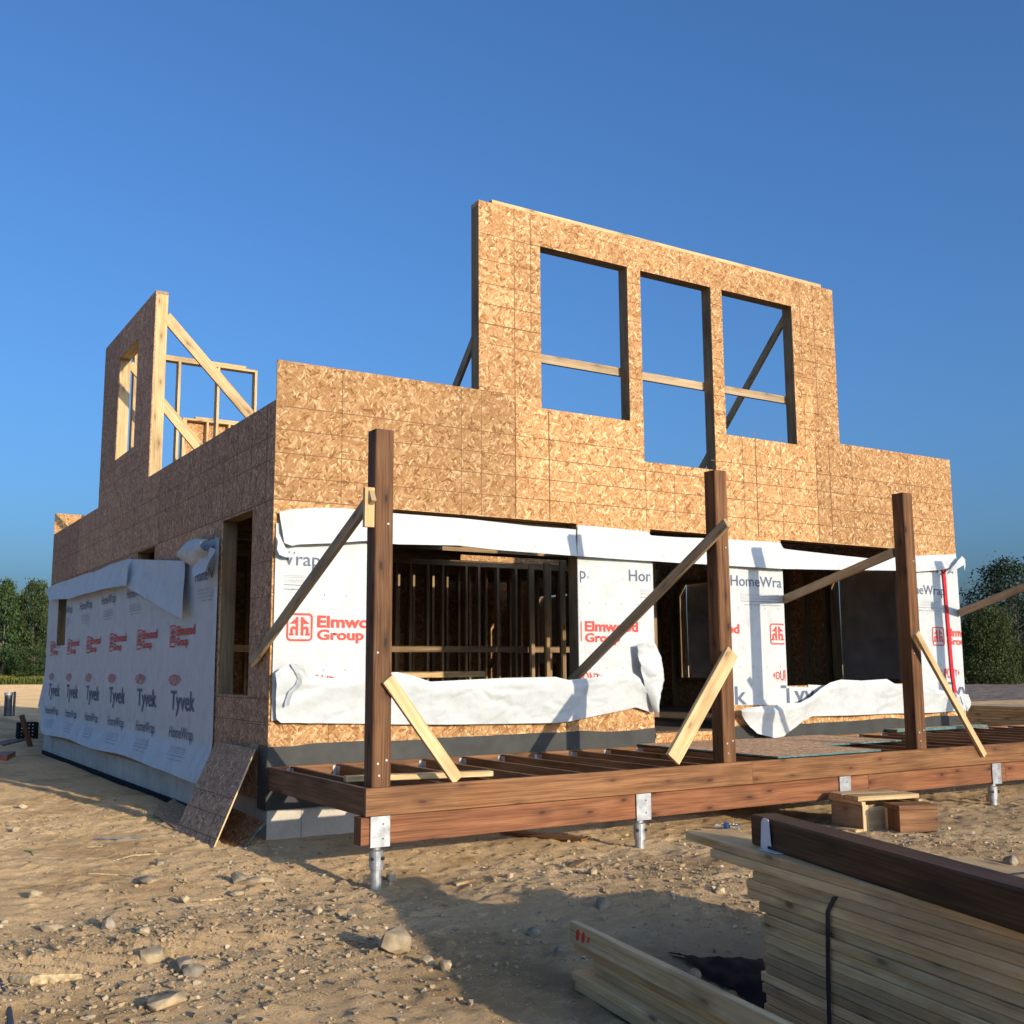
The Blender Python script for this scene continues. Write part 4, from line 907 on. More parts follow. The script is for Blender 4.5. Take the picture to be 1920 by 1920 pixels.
# ------------------------------------------------------------------ strapped lumber stack in the foreground
LD = Vector((math.sin(R(11.5)), math.cos(R(11.5)), 0)); WD = Vector((math.cos(R(11.5)), -math.sin(R(11.5)), 0)); UP = Vector((0, 0, 1))
P0 = Vector((.56, -5.01, -.17)); rng = random.Random(5)
def plank(name, far, length, w, h, mat, label, cat, group=None, tilt=0.0):
    d = (LD + WD * tilt).normalized(); mb = MB(); mb.beam(far, far - d * length, w, h, UP, ch=.004)
    return tag(mb.build(name, M[mat], None), label, cat, group)
ORD = ['topmost', 'second', 'third', 'fourth', 'fifth', 'sixth', 'seventh', 'eighth', 'ninth', 'tenth', 'eleventh', 'twelfth', 'thirteenth', 'fourteenth', 'fifteenth', 'sixteenth', 'seventeenth']
PT = .0432; NL = 16; base = -.005
for i in range(NL):
    z = base + .0195 + i * PT
    top_i = NL - 1 - i
    for c_ in range(5):
        ex = rng.uniform(-.02, .03) + (.13 if top_i in (1, 2) and c_ == 0 else 0) + (.05 if top_i == 0 and c_ == 0 else 0)
        ox = rng.uniform(-.004, .006) if c_ == 0 else 0
        far = P0 + LD * ex + WD * (.118 + .238 * c_ + ox) + UP * z
        l_ = ('weathered plank in the side of the strapped stack, %s layer from the top' % ORD[top_i].replace('topmost', 'first')) if c_ == 0 else 'weathered plank hidden inside the strapped foreground lumber stack'
        plank('plank', far, 3.3, .234, .0418, 'weathered', l_, 'plank', 'planks of the strapped lumber stack')
ztop = base + NL * PT
plank('plank', P0 + LD * .43 + WD * .10 + UP * (ztop + .0195), 3.5, .20, .042, 'weathered', 'loose grey plank just under the topmost overhanging plank of the stack', 'plank', 'planks of the strapped lumber stack', tilt=.0)
plank('plank', P0 + LD * .70 + WD * .150 + UP * (ztop + .0625), 2.35, .265, .042, 'weathered', 'topmost grey plank sticking out past the end of the strapped stack', 'plank', 'planks of the strapped lumber stack', tilt=.012)
plank('plank', P0 + LD * .12 + WD * .60 + UP * (ztop + .0195), 3.3, .235, .0375, 'weathered', 'second plank from the left on top of the stack, under the dark beam', 'plank', 'planks of the strapped lumber stack')
# strap over the stack
def strap_pts(s_):
    q = P0 - LD * s_
    return [q - WD * .004 + UP * .0, q - WD * .006 - LD * .012 + UP * (ztop * .5), q - WD * .006 - LD * .03 + UP * (ztop - .07), q - WD * .004 - LD * .075 + UP * (ztop - .008), q + WD * .03 - LD * .09 + UP * (ztop + .003), q + WD * 1.18 + UP * (ztop + .003), q + WD * 1.20 + UP * (ztop - .01), q + WD * 1.2 + UP * 0]
mb = MB(); sp_ = strap_pts(.47)
for i in range(7):
    a_, b_ = sp_[i], sp_[i + 1]; q = LD * .012
    mb.face([a_ - q, a_ + q, b_ + q, b_ - q], [(0, 0), (1, 0), (1, 1), (0, 1)])
so_ = mb.build('strap', M['strap'], None, weld=True); md = so_.modifiers.new('thickness', 'SOLIDIFY'); md.thickness = .0025; md.offset = 1
tag(so_, 'black strap bound round the foreground lumber stack', 'strap')
# dark treated beam on top of the stack, with a white plate against it
zb_ = P0.z + ztop + .084
bf = onZ(1418, 1586, zb_); bn = onZ(1895, 1745, zb_); dd = (bf - bn).normalized(); sd_ = dd.cross(UP).normalized()
mb = MB(); c0 = onZ(1410, 1583, zb_) + sd_ * .07 + UP * .07; mb.beam(c0 + dd * .0, c0 - dd * 2.9, .14, .14, UP, ch=.008)
tag(mb.build('timber_beam', M['dark_beam'], None), 'dark brown square timber lying on top of the strapped lumber stack', 'beam')
q0 = c0 - dd * .17 - sd_ * .074; 
bm = bmesh.new()
prof = [(-.066, -.068), (-.052, .050), (-.040, .066), (-.02, .072), (.015, .068), (.022, .055), (.034, -.05), (-.002, -.05), (-.002, -.085)]
vs_ = [bm.verts.new(q0 - dd * x + UP * y - sd_ * .002) for x, y in prof]; bm.faces.new(vs_)
f2 = [bm.verts.new(q0 - dd * x + UP * y_ - sd_ * o_) for x, y_, o_ in ((.0, -.067, .002), (.14, -.067, -.0), (.12, -.0675, .028), (-.005, -.0675, .045))]; bm.faces.new(f2)
me = bpy.data.meshes.new('metal_bracket'); bm.to_mesh(me); bm.free(); me.materials.append(M['white_plate'])
o = link('metal_bracket', me); md = o.modifiers.new('thickness', 'SOLIDIFY'); md.thickness = .003
tag(o, 'white sheet metal bracket propped against the dark timber on the stack', 'bracket')

# ------------------------------------------------------------------ small heap of sticks lower centre
L2 = Vector((math.sin(R(9.0)), math.cos(R(9.0)), 0)); W2 = Vector((L2.y, -L2.x, 0))
E0 = onZ(1073, 1845, .02); E0.z = 0
def stick(off, ex, z, w, h, mat, label):
    far = E0 + L2 * ex + W2 * off + UP * z; mb = MB(); mb.beam(far, far - L2 * 2.6, w, h, UP, ch=.003)
    return tag(mb.build('board', M[mat], None), label, 'board', 'boards of the small lumber heap')
stick(.045, -.03, .020, .089, .038, 'weathered', 'bottom outer board of the small lumber heap')
stick(.045, .00, .0585, .089, .038, 'weathered', 'second lowest outer board of the small lumber heap')
stick(.14, .0, .020, .089, .038, 'weathered', 'bottom inner board of the small lumber heap')
stick(.14, .0, .0585, .089, .038, 'weathered', 'second lowest inner board of the small lumber heap')
stick(.11, -.10, .097, .089, .038, 'weathered', 'set-back middle board of the small lumber heap')
stick(.10, -.10, .1355, .089, .038, 'weathered', 'board just below the protruding one in the small lumber heap')
stick(.085, .06, .174, .089, .038, 'weathered', 'protruding board under the red-marked one')
tb = stick(.035, .05, .238, .038, .089, 'spruce', 'topmost board on edge with red paint marks near its end')
bm = bmesh.new(); q = E0 + L2 * .05 + W2 * (.035 - .0197) + UP * .238
for s0, s1, h_ in ((-.06, -.10, .026), (-.115, -.155, .024), (-.175, -.20, .012)):
    pts = [q + L2 * (s0 + (s1 - s0) * (.5 + .5 * math.cos(t_))) + UP * (h_ * math.sin(t_) + .01 * math.cos(t_)) for t_ in np.linspace(0, 2 * math.pi, 12, endpoint=False)]
    bm.faces.new([bm.verts.new(p) for p in pts])
me = bpy.data.meshes.new('paint_mark'); bm.to_mesh(me); bm.free(); me.materials.append(M['tape']); link('paint_mark', me, tb)

# ------------------------------------------------------------------ crates of offcuts by the porch
def xf(o, loc, rz):
    o.location = loc; o.rotation_euler = (0, 0, rz); return o
fa, fb = onZ(1620, 1559, .07), onZ(1741, 1551, .07); ang = math.atan2(fb.y - fa.y, fb.x - fa.x)
cr = empty('wooden_crate', (0, 0, 0), 'pale wooden crate with loose lid boards standing by the porch beam', 'crate')
def part(name, boxes, mat, parent):
    mb = MB()
    for b_ in boxes: mb.box(*b_, ch=.004)
    return mb.build(name, M[mat], parent)
part('side_board', [(0.0, .022, 0.02, .44, 0, .205)], 'brace', cr); part('side_board', [(.56, .582, .0, .42, 0, .20)], 'brace', cr)
part('front_board', [(.023, .56, 0.0, .03, 0, .19)], 'spruce', cr); part('corner_post', [(-.012, .045, -.014, -.0005, 0, .212)], 'spruce', cr)
part('back_board', [(.023, .56, .40, .43, 0, .2)], 'spruce', cr)
part('rail', [(-.015, .022, -.01, .46, .207, .238)], 'spruce', cr); part('rail', [(.56, .60, -.01, .44, .207, .235)], 'spruce', cr)
part('lid_board', [(-.02, .60, .03, .22, .239, .277)], 'spruce', cr); part('lid_board', [(-.03, .55, .235, .42, .239, .277)], 'spruce', cr)
cr.location = (fa.x, fa.y, gz(fa.x, fa.y) + .0); cr.rotation_euler = (0, 0, ang)
ga, gb = onZ(1689, 1567, .07), onZ(1764, 1564, .07); ang2 = math.atan2(gb.y - ga.y, gb.x - ga.x)
bk = empty('timber_block', (0, 0, 0), 'short brown block of bolted beam plies in front of the pale crate', 'block')
part('ply', [(0, .34, 0, .038, 0, .175)], 'treated', bk); part('ply', [(.002, .338, .0385, .19, 0, .172)], 'post', bk); part('ply', [(0, .335, .1905, .23, 0, .174)], 'spruce', bk)
part('top_board', [(-.004, .344, -.006, .24, .176, .214)], 'treated', bk)
bk.location = (ga.x, ga.y, gz(ga.x, ga.y)); bk.rotation_euler = (0, 0, ang2)
# bottle
bl = onZ(1345, 1546, .08); bl2 = onZ(1384, 1549, .08)
d_ = (bl2 - bl); d_.z = 0; d_.normalize(); zc = gz(bl.x, bl.y) + .032; b0 = Vector((bl.x, bl.y, zc))
mb = MB(); mb.tube([b0 + d_ * s_ for s_ in (.0, .02, .025, .06, .075, .10, .115, .13, .145, .16, .175, .19, .21)], [.013, .013, .015, .031, .032, .032, .029, .032, .029, .032, .029, .032, .028], 14)
bo_ = mb.build('water_bottle', M['clear'], None, smooth=True); tag(bo_, 'empty clear plastic water bottle lying on the soil under the beam', 'bottle')
mb = MB(); mb.tube([b0 + d_ * .066, b0 + d_ * .10], .0328, 14, cap=False); mb.build('label', M['blue'], bo_, smooth=True)
mb = MB(); mb.tube([b0 - d_ * .012, b0 + d_ * .012], .0155, 12); mb.build('cap', M['white_plate'], bo_, smooth=True)
# long boards lying below the beam
def lying(px0, px1, w, h, mat, label, name='board', lift=0.0):
    a_, b_ = onZ(*px0, .05), onZ(*px1, .05); a_.z = gz(a_.x, a_.y) + h / 2 + lift; b_.z = gz(b_.x, b_.y) + h / 2 + lift
    mb = MB(); mb.beam(a_, b_, w, h, UP); return tag(mb.build(name, M[mat], None), label, name)
lying((936, 1562), (1096, 1580), .09, .025, 'treated', 'brown board lying on the soil under the porch beam')
lying((853, 1640), (888, 1636), .05, .02, 'spruce', 'small pale wood offcut on the soil right of the first pier', 'offcut')
lying((805, 1648), (823, 1640), .05, .02, 'brace', 'small tan wood chip left of the pale offcut', 'offcut')
lying((1074, 1620), (1096, 1612), .06, .02, 'spruce_in', 'small wood offcut on the soil below the second pier', 'offcut')
lying((1577, 1560), (1612, 1566), .09, .02, 'spruce', 'pale offcut lying beside the crate foot', 'offcut')
lying((-10, 1402), (34, 1392), .30, .03, 'treated', 'brown plank lying on the soil at the left edge', 'plank')
lying((-6, 1428), (11, 1420), .28, .08, 'rust', 'rust-red metal box at the left edge below the brown plank', 'metal_box')
# black fabric scrap
tx, ty = np.meshgrid(np.linspace(0, 1, 26), np.linspace(0, 1, 14), indexing='ij')
q4 = [onZ(1250, 1768, .04), onZ(1330, 1806, .04), onZ(1440, 1845, .04), onZ(1430, 1768, .04)]; q4 = np.array([tuple(q) for q in q4])
G = q4[0] * ((1 - tx) * (1 - ty))[..., None] + q4[1] * ((1 - tx) * ty)[..., None] + q4[3] * (tx * (1 - ty))[..., None] + q4[2] * (tx * ty)[..., None]
G[..., 2] = ground_h(G[..., 0], G[..., 1]) + .012 + .06 * np.sin(np.pi * ty) * (.6 + fbm(tx * 4, ty * 3, 2, 3.)) 
o = grid_mesh('fabric_scrap', G, M['black_plastic']); tag(o, 'crumpled black fabric scrap on the soil beside the strapped stack', 'fabric')
# cable at the lower left
mb = MB(); mb.tube([onZ(px, py, .02) + UP * .03 for px, py in ((-30, 1790), (-4, 1846), (8, 1876), (16, 1900), (20, 1935), (18, 1990))], .011, 8)
tag(mb.build('cable', M['strap'], None, smooth=True), 'dark cable on the soil at the lower left edge', 'cable')
# sticks and straws
def twig(name, pts, r, mat, label, cat):
    P_ = []
    for px, py in pts: v = onZ(px, py, .03); v.z = gz(v.x, v.y) + r * .8; P_.append(v)
    mb = MB(); mb.tube(P_, [r * .8] + [r] * (len(P_) - 2) + [r * .5], 6); return tag(mb.build(name, M[mat], None, smooth=True), label, cat)
twig('stick', [(24, 1851), (60, 1860), (110, 1853), (152, 1846)], .022, 'twig', 'thick pale stick on the soil at lower left', 'stick')
twig('stick', [(212, 1622), (250, 1610), (305, 1606)], .006, 'twig', 'thin bent twig below the leaning sheet', 'twig')
twig('stick', [(165, 1643), (205, 1642), (250, 1644)], .006, 'twig', 'thin pale twig lying level left of centre', 'twig')
twig('stick', [(375, 1683), (400, 1677), (432, 1672)], .008, 'twig', 'short pale twig beside the flat slab rock', 'twig')
twig('metal_strip', [(176, 1580), (225, 1582), (272, 1582)], .009, 'steel', 'thin grey metal strip lying on the soil', 'metal strip')
twig('grass_stalk', [(208, 1550), (235, 1543), (265, 1538), (298, 1540)], .006, 'grassblade', 'long green stalk at the edge of the house shadow', 'stalk')
twig('grass_stalk', [(45, 1602), (57, 1605), (62, 1614)], .009, 'grassblade', 'short curled yellow-green stalk at left', 'stalk')
twig('stick', [(162, 1597), (192, 1597)], .007, 'twig', 'very short pale twig below the metal strip', 'twig')
# far left: steel casing pipes and black crate
a_ = onZ(14, 1343, gz(1.5, 27.5)); gzz = gz(a_.x, a_.y)
wp = empty('well_pipe', (a_.x, a_.y, gzz), 'dark upright well casing with bright cap beyond the left house corner', 'pipe')
mb = MB(); mb.tube([(a_.x, a_.y, gzz - .2), (a_.x, a_.y, gzz + .62)], .11, 20); mb.build('casing', M['bolt'], wp)
mb = MB(); mb.tube([(a_.x, a_.y, gzz + .62), (a_.x, a_.y, gzz + .70)], .122, 20); mb.build('cap', M['steel'], wp)
mb = MB(); mb.tube([(a_.x + .16, a_.y - .04, gzz - .2), (a_.x + .16, a_.y - .04, gzz + .72)], .035, 12); mb.build('conduit', M['bolt'], wp)
b_ = onZ(50, 1386, .07); cb = empty('plastic_crate', (b_.x, b_.y, gz(b_.x, b_.y)), 'black mesh plastic crate beside the far left house corner', 'crate')
mb = MB(); W_, H_ = .17, .38
for i in range(6):
    for fx_ in (-W_, W_):
        t_ = -W_ + 2 * W_ * i / 5
        mb.box(b_.x + fx_ - .008, b_.x + fx_ + .008, b_.y + t_ - .012, b_.y + t_ + .012, .02, .02 + H_); mb.box(b_.x + t_ - .012, b_.x + t_ + .012, b_.y + fx_ - .008, b_.y + fx_ + .008, .02, .02 + H_)
        z_ = .05 + H_ * i / 5.6; mb.box(b_.x + fx_ - .009, b_.x + fx_ + .009, b_.y - W_ - .01, b_.y + W_ + .01, z_ - .014, z_ + .014); mb.box(b_.x - W_ - .01, b_.x + W_ + .01, b_.y + fx_ - .009, b_.y + fx_ + .009, z_ - .014, z_ + .014)
mb.build('mesh_body', M['black_plastic'], cb)
part('base', [(b_.x - .16, b_.x + .16, b_.y - .16, b_.y + .16, .03, .05)], 'black_plastic', cb)
mb = MB(); c_ = onZ(60, 1400, .07); mb.beam((c_.x - .02, c_.y, .05), onX(54, 1325, c_.x + .0) if False else (c_.x - .16, c_.y + .3, .62), .09, .038, (0, 1, 0)); tag(mb.build('board', M['post'], None), 'dark board leaning on the black mesh crate', 'board')

# ------------------------------------------------------------------ far lumber stack right of the house
for i in range(15):
    for c_ in range(4):
        z = .10 + .0445 * i + .022; x_ = 13.10 + .245 * c_ + rng.uniform(-.012, .012); e_ = 2.78 + rng.uniform(-.05, .05)
        mb = MB(); mb.beam((x_, e_, z), (x_, e_ - 3.7, z), .235, .041, UP)
        tag(mb.build('plank', M['weathered'], None), 'weathered plank in the low stack beyond the right house corner', 'plank', 'planks of the low stack right of the house')
for y_ in (2.4, .9, -.6):
    mb = MB(); mb.beam((12.95, y_, .05), (14.05, y_, .05), .09, .09, UP); tag(mb.build('timber_bearer', M['post'], None), 'thick bearer carrying the low plank stack right of the house', 'bearer', 'bearers of the low stack')

# ------------------------------------------------------------------ rocks and gravel
def rock_bm(seed, n_=16, flat=.7):
    r_ = random.Random(seed); bm = bmesh.new()
    for i in range(n_):
        v = Vector((r_.gauss(0, 1), r_.gauss(0, 1), r_.gauss(0, 1))).normalized(); v *= r_.uniform(.8, 1.0); v.z *= flat; bm.verts.new(v)
    bmesh.ops.convex_hull(bm, input=bm.verts); 
    for v in [v for v in bm.verts if not v.link_faces]: bm.verts.remove(v)
    bmesh.ops.triangulate(bm, faces=bm.faces); return bm
def rock(px, py, size, label, seed, flat=.75, mat='rubble', sink=.3, elong=1.0):
    c_ = onZ(px, py, .03); bm = rock_bm(seed, 19, flat); size *= .86
    rz = Matrix.Rotation(random.Random(seed).uniform(0, 6.28), 3, 'Z')
    for v in bm.verts: v.co = rz @ Vector((v.co.x * elong, v.co.y, v.co.z)) * size
    me = bpy.data.meshes.new('rock'); bm.to_mesh(me); bm.free(); me.materials.append(M[mat]); o = link('rock', me)
    o.location = (c_.x, c_.y, gz(c_.x, c_.y) + size * flat * (1 - sink) * .8)
    return tag(o, label, 'rock', None)
rock(743, 1785, .115, 'largest pale angular rock on the soil below the first pier', 12, .95, sink=.15)
rock(732, 1640, .055, 'grey angular stone just right of the first pier', 4, 1.0, 'rubble_grey', .2)
rock(447, 1650, .075, 'upright grey stone beside the flat slab below the panels', 6, .9, 'rubble_grey', .3)
rock(478, 1648, .12, 'flat tan slab rock below the leaning panels', 9, .35, sink=.5, elong=1.6)
rock(445, 1668, .06, 'small flat stone under the slab rock', 19, .5)
rock(658, 1718, .045, 'rounded tan stone left of the largest rock', 13, .9)
rock(595, 1707, .045, 'tan stone left of the rounded one', 23, .9)
rock(685, 1738, .035, 'small stone between the rounded one and the largest rock', 24, .8)
rock(90, 1745, .075, 'flat pale stone at far left middle ground', 25, .5, elong=1.4)
rock(205, 1748, .06, 'grey stone right of the flat pale stone', 26, .9, 'rubble_grey')
rock(268, 1762, .045, 'small pale stone right of the grey stone', 27, .8)
rock(285, 1815, .085, 'pale rock above the cluster at lower left centre', 28, .7)
rock(345, 1828, .07, 'grey rock right of the pale cluster rock', 29, .8, 'rubble_grey')
rock(362, 1838, .06, 'low grey rock at the end of the cluster', 30, .7, 'rubble_grey')
rock(310, 1890, .09, 'broad tan rock near the bottom edge', 32, .5, elong=1.5)
rock(42, 1522, .075, 'flat grey-tan stone at left below the lit ridge', 33, .6)
rock(30, 1562, .06, 'stone at left with a short dark shadow', 34, .7)
rock(300, 1628, .045, 'blue-grey stone left of the panels foot', 36, .9, 'rubble_grey')
rock(280, 1658, .085, 'long low tan stone below the twigs', 37, .4, elong=1.8)
rock(65, 1690, .06, 'stone in the left middle ground', 38, .7)
rock(345, 1690, .05, 'small round stone left of the short twig', 39, .8)
rock(1130, 1700, .07, 'grey stone inside the lumber shadow', 41, .8, 'rubble_grey')
rock(1050, 1785, .05, 'small dark stone in the shadow near the small heap', 42, .8, 'rubble_grey')
rock(1000, 1745, .06, 'flat stone in the shadow left of the heap', 43, .6, 'rubble_grey')
rock(1298, 1808, .065, 'rounded stone beside the black fabric scrap', 44, .8)
rock(1112, 1640, .05, 'tan stone below the second pier', 45, .8)
rock(1350, 1678, .05, 'pale stone left of the strapped stack', 46, .7)
rock(1895, 1625, .075, 'grey stone at the right edge above the dark timber', 47, .7, 'rubble_grey')
rock(955, 1640, .04, 'small tan stone above the shadow', 48, .8)
rock(1857, 1505, .07, 'stone at the foot of the third pier', 49, .8)
rock(800, 1805, .05, 'stone just right of the largest rock', 50, .7)
rock(835, 1815, .05, 'second stone right of the largest rock', 51, .8)
# gravel: too many to count
def gravel(n_, seed):
    r_ = np.random.RandomState(seed); shapes = []
    for s_ in range(6):
        bm = rock_bm(100 + s_, 9, .7); bm.verts.ensure_lookup_table(); bm.verts.index_update()
        shapes.append((np.array([v.co[:] for v in bm.verts]), np.array([[v.index for v in f.verts] for f in bm.faces]))); bm.free()
    Vs, Fs, off = [], [], 0; T_ = []
    cx = np.array([onZ(120, 1800, 0)[:2], onZ(300, 1790, 0)[:2], onZ(480, 1640, 0)[:2], onZ(720, 1810, 0)[:2], onZ(560, 1700, 0)[:2], onZ(60, 1560, 0)[:2], onZ(1100, 1640, 0)[:2], onZ(1380, 1680, 0)[:2], onZ(1840, 1600, 0)[:2], onZ(200, 1880, 0)[:2]])
    k = 0
    while k < n_:
        if r_.rand() < .5: c_ = cx[r_.randint(len(cx))]; x, y = c_ + r_.randn(2) * .5
        else: x, y = r_.uniform(-4.5, 8), r_.uniform(-7.2, 3)
        if 0 < x < 9.1 and y > 0: continue
        if 0.0 < x < 1.6 and y < -5.2: continue
        dx_, dy_ = x - CAM.x, y - CAM.y; an_ = math.degrees(math.atan2(dx_, dy_))
        if not (-2 < an_ < 66) or math.hypot(dx_, dy_) < 2.2: continue
        if r_.rand() < (math.hypot(dx_, dy_) - 5) / 14: continue
        size = min(.023, .0032 * (1 / max(.02, r_.rand())) ** .55)
        v, f = shapes[r_.randint(6)]; a_ = r_.uniform(0, 6.28); ca, sa = math.cos(a_), math.sin(a_)
        q = v * size * (r_.uniform(.7, 1.3, 3)); q = np.stack([q[:, 0] * ca - q[:, 1] * sa, q[:, 0] * sa + q[:, 1] * ca, q[:, 2]], -1)
        Vs.append(q + [x, y, gz(x, y) + size * .25]); Fs.append(f + off); off += len(v); T_ += [r_.rand()] * len(f); k += 1
    return fast_mesh('gravel', np.concatenate(Vs), np.concatenate(Fs), M['gravel'], tone=T_)
m, n, p = newmat('gravel_stone'); at = n.nodes.new('ShaderNodeAttribute'); at.attribute_name = 'tone'
r = ramp(n, at.outputs['Fac'], [(0, (.22, .18, .13)), (.12, (.36, .255, .14)), (.7, (.46, .325, .175)), (.9, (.46, .355, .22)), (1, (.53, .45, .34))]); n.links.new(r.outputs[0], p.inputs['Base Color']); p.inputs['Roughness'].default_value = .95; M['gravel'] = m
tag(gravel(21000, 3), 'small stones scattered over the soil', 'gravel', kind='stuff')

# ------------------------------------------------------------------ trees
def tree_mesh(seed, H, Wd, n_clump, leaf, per, crown_lo=.12, shape='oval', mat='leaf'):
    r_ = np.random.RandomState(seed)
    cs = []; lobes = [(r_.uniform(-.35, .35), r_.uniform(-.35, .35), r_.uniform(.3, .9), r_.uniform(.35, .6)) for _ in range(7)]
    while len(cs) < n_clump:
        z = r_.uniform(crown_lo, 1.0); a_ = r_.uniform(0, 6.283)
        t_ = (z - crown_lo) / (1 - crown_lo)
        if shape == 'oval': rad = math.sin(math.pi * min(1, .12 + .86 * t_)) ** .6
        elif shape == 'column': rad = (1 - t_) ** .55 * min(1, .5 + t_ * 2)
        else: rad = math.sqrt(max(0, 1 - (t_ * 1.02 - .1) ** 2))
        rad *= .72 + .5 * (vnoise(np.array(a_ * 1.3 + seed), np.array(z * 5.0), seed)).item()
        q = r_.uniform(.25, 1) ** .5 * rad
        cs.append((math.cos(a_) * q * Wd / 2, math.sin(a_) * q * Wd / 2, z * H, r_.uniform(.5, 1.1)))
    cs = np.array(cs); V = []; T_ = []
    cr = Wd * .062 + .10
    for cx, cy, cz, s_ in cs:
        k = int(per * s_); p_ = r_.randn(k, 3) * cr * s_ * np.array([1, 1, .7]) + [cx, cy, cz]
        nrm = r_.randn(k, 3); nrm /= np.linalg.norm(nrm, axis=1)[:, None]
        t1 = np.cross(nrm, r_.randn(k, 3)); t1 /= np.linalg.norm(t1, axis=1)[:, None]; t2 = np.cross(nrm, t1)
        sz = leaf * r_.uniform(.6, 1.3, (k, 1)); a_, b_ = t1 * sz, t2 * sz * .6
        V.append(np.stack([p_ - a_, p_ - b_, p_ + a_, p_ + b_], 1)); T_.append(np.clip(r_.uniform(0, .75, k) + (s_ - .8) * .5 + r_.rand() * .25, 0, 1))
    V = np.concatenate(V).reshape(-1, 3); F = np.arange(len(V)).reshape(-1, 4)
    V[:, 2] = np.maximum(V[:, 2], .05)
    me_c = fast_mesh('crown', V, F, M[mat], tone=np.concatenate(T_)); 
    mb = MB(); mb.tube([(0, 0, -.3), (.02 * H, 0, H * .35), (0, .01 * H, H * .7), (0, 0, H * .93)], [H * .017, H * .013, H * .008, H * .002], 8)
    for i in range(0, len(cs), max(1, len(cs) // 16)):
        c_ = cs[i]; z0 = max(.1 * H, c_[2] - Wd * .3); mb.tube([(0, 0, z0), (c_[0] * .55, c_[1] * .55, z0 + (c_[2] - z0) * .6), tuple(c_[:3])], [H * .007, H * .005, H * .002], 5, cap=False)
    me_t = mb.build('trunk', M['bark'])
    c_, t_ = me_c.data, me_t.data; bpy.data.objects.remove(me_c); bpy.data.objects.remove(me_t)
    return c_, t_
def tree(meshes, loc, s_, rz, label, group=None, cat='tree', name='tree'):
    e = empty(name, loc, label, cat, group); e.scale = (s_[0], s_[0], s_[1]); e.rotation_euler = (0, 0, rz)
    for nm, me in zip(('crown', 'trunk'), meshes):
        o = bpy.data.objects.new(nm, me); COL.objects.link(o); o.parent = e
    return e
TV = [tree_mesh(1, 9.5, 4.2, 120, .14, 75, .04, 'column'), tree_mesh(2, 9.0, 5.2, 130, .14, 75, .12, 'oval'), tree_mesh(3, 8.5, 4.0, 110, .14, 75, .04, 'column')]
def at_base(px, dist, z=0.0):
    v = atD(px, 1262, dist); v.z = z; return v
spec = [(-60, 1106, 0, 112), (-24, 1092, 1, 118), (5, 1095, 2, 106), (20, 1122, 1, 116), (35, 1117, 0, 112), (57, 1094, 1, 108), (70, 1101, 2, 114), (90, 1114, 0, 110), (112, 1126, 1, 115), (140, 1112, 2, 118), (-110, 1100, 1, 118), (-160, 1105, 0, 115), (170, 1120, 0, 120)]
names = ['broad', 'tall', 'slim', 'bushy', 'narrow', 'tallest pointed', 'pale', 'dark', 'low', 'hidden', 'far', 'outer', 'last']
where = ['outside the left edge', 'cut by the left edge', 'at the left edge', 'second from the left edge, set back', 'mid-left, lower than its neighbours', 'rising highest left of the house', 'right behind the highest one', 'touching the wrapped corner of the house', 'behind the house corner', 'behind the house', 'outside the left edge, set back', 'farthest outside the left edge', 'behind the house, farthest back']
for (px, top, k, dist), nm, wh in zip(spec, names, where):
    b_ = at_base(px, dist); h_ = (1255 - top) / FPX * dist + 1.6; hh = (9.5, 9.0, 8.5)[k]
    tree(TV[k], b_, (h_ / hh * random.uniform(.55, .85), h_ / hh), random.uniform(0, 6.28), '%s green tree of the woodland edge, %s' % (nm, wh), 'trees of the woodland edge left of the house')
r2 = np.random.RandomState(8)
for k in range(9):     # undergrowth filling the foot of the wood
    b_ = at_base(-120 + k * 31 + r2.uniform(-5, 5), 106 + r2.uniform(-3, 3)); tree(TV[1], b_, (.75, .30 + .25 * r2.rand()), r2.uniform(0, 6), 'dense shrub filling the foot of the woodland edge behind the weeds', 'shrubs at the foot of the woodland', 'shrub', 'shrub')
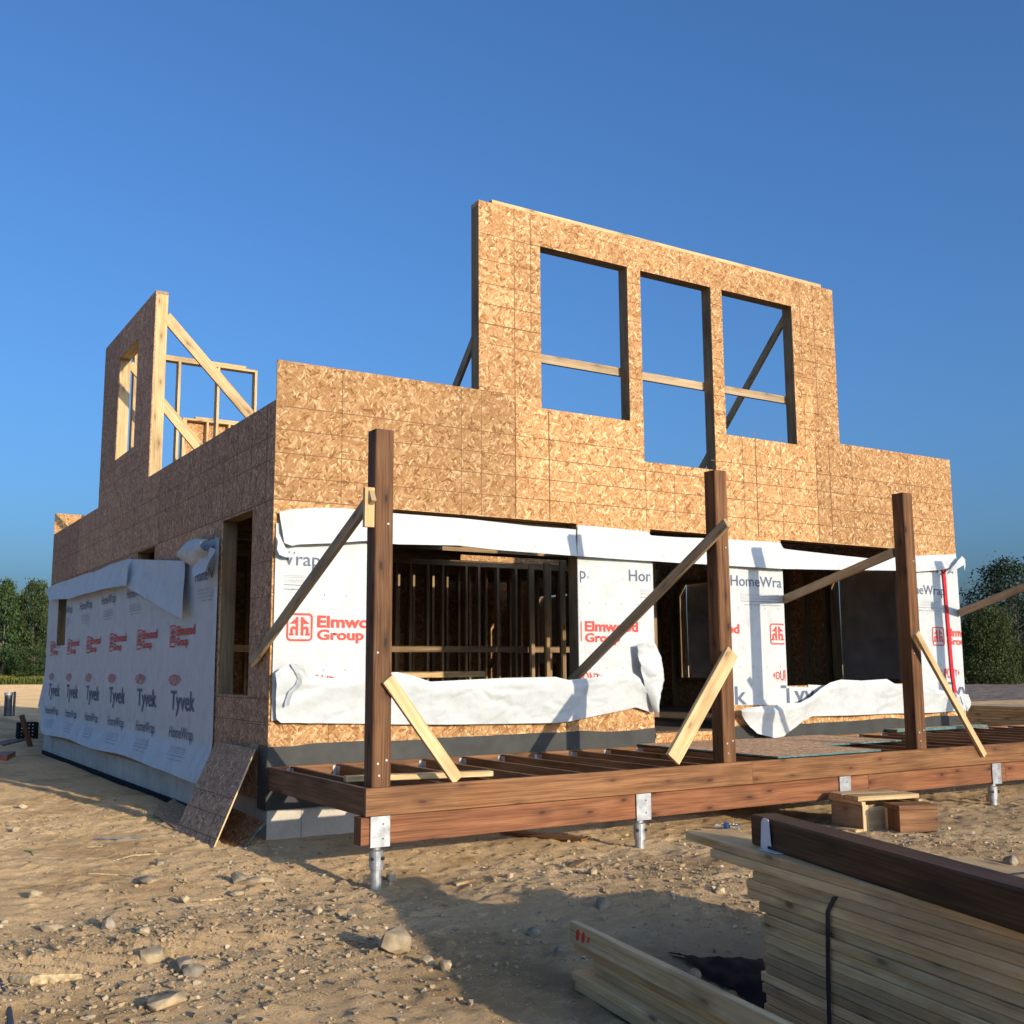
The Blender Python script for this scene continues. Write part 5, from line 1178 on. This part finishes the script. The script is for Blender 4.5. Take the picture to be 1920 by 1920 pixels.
DP = tree_mesh(11, 8.6, 6.6, 260, .10, 75, .02, 'oval', 'leaf_dark'); DB = tree_mesh(12, 4.8, 6.4, 330, .09, 90, .0, 'dome', 'leaf_bush')
b_ = at_base(1912, 78); tree(DP, b_, (1.15, 1.0), .4, 'tall dark open-crowned tree at the right edge behind the bush', None)
b_ = at_base(1852, 72); tree(DB, b_, (.66, 1.0), 1.4, 'round dense green bush right of the wrapped house corner', None, 'bush', 'bush')
b_ = at_base(1800, 76); tree(DB, b_, (.55, .72), 2.6, 'lower green bush half hidden behind the wrapped house corner', None, 'bush', 'bush')
b_ = at_base(1915, 74); tree(DB, b_, (.55, .55), 3.6, 'low green bush at the right edge under the tall dark tree', None, 'bush', 'bush')
b_ = at_base(1985, 82); tree(DP, b_, (1.1, .95), 2.2, 'dark tree just outside the right edge', None)
# weeds along the field edge
r_ = np.random.RandomState(4); nW = 16000
aL, aR = at_base(-260, 100), at_base(260, 100); dr = np.array([aR.x - aL.x, aR.y - aL.y]); dn = np.array([-dr[1], dr[0]]) / np.hypot(*dr)
t_ = r_.rand(nW); q = r_.rand(nW); bx_ = aL.x + dr[0] * t_ + dn[0] * q * 9; by_ = aL.y + dr[1] * t_ + dn[1] * q * 9
hh = r_.uniform(.25, .7, nW) + q * .45; wv = r_.uniform(.04, .10, nW); an = r_.uniform(0, 6.28, nW); dx_, dy_ = np.cos(an) * wv, np.sin(an) * wv; lx, ly = r_.randn(nW) * .12, r_.randn(nW) * .12
Vw = np.stack([np.stack([bx_ - dx_, by_ - dy_, 0 * hh], -1), np.stack([bx_ + dx_, by_ + dy_, 0 * hh], -1), np.stack([bx_ + dx_ * .8 + lx, by_ + dy_ * .8 + ly, hh], -1), np.stack([bx_ - dx_ * .8 + lx, by_ - dy_ * .8 + ly, hh], -1)], 1).reshape(-1, 3)
tone = np.clip(.15 + .35 * q + .5 * r_.rand(nW) * (q > .35) * (vnoise(t_ * 30, q * 2, 3.) > .35), 0, 1)
tag(fast_mesh('weeds', Vw, np.arange(len(Vw)).reshape(-1, 4), M['weeds'], tone=tone), 'strip of yellow-green weeds at the field edge', 'weeds', kind='stuff')
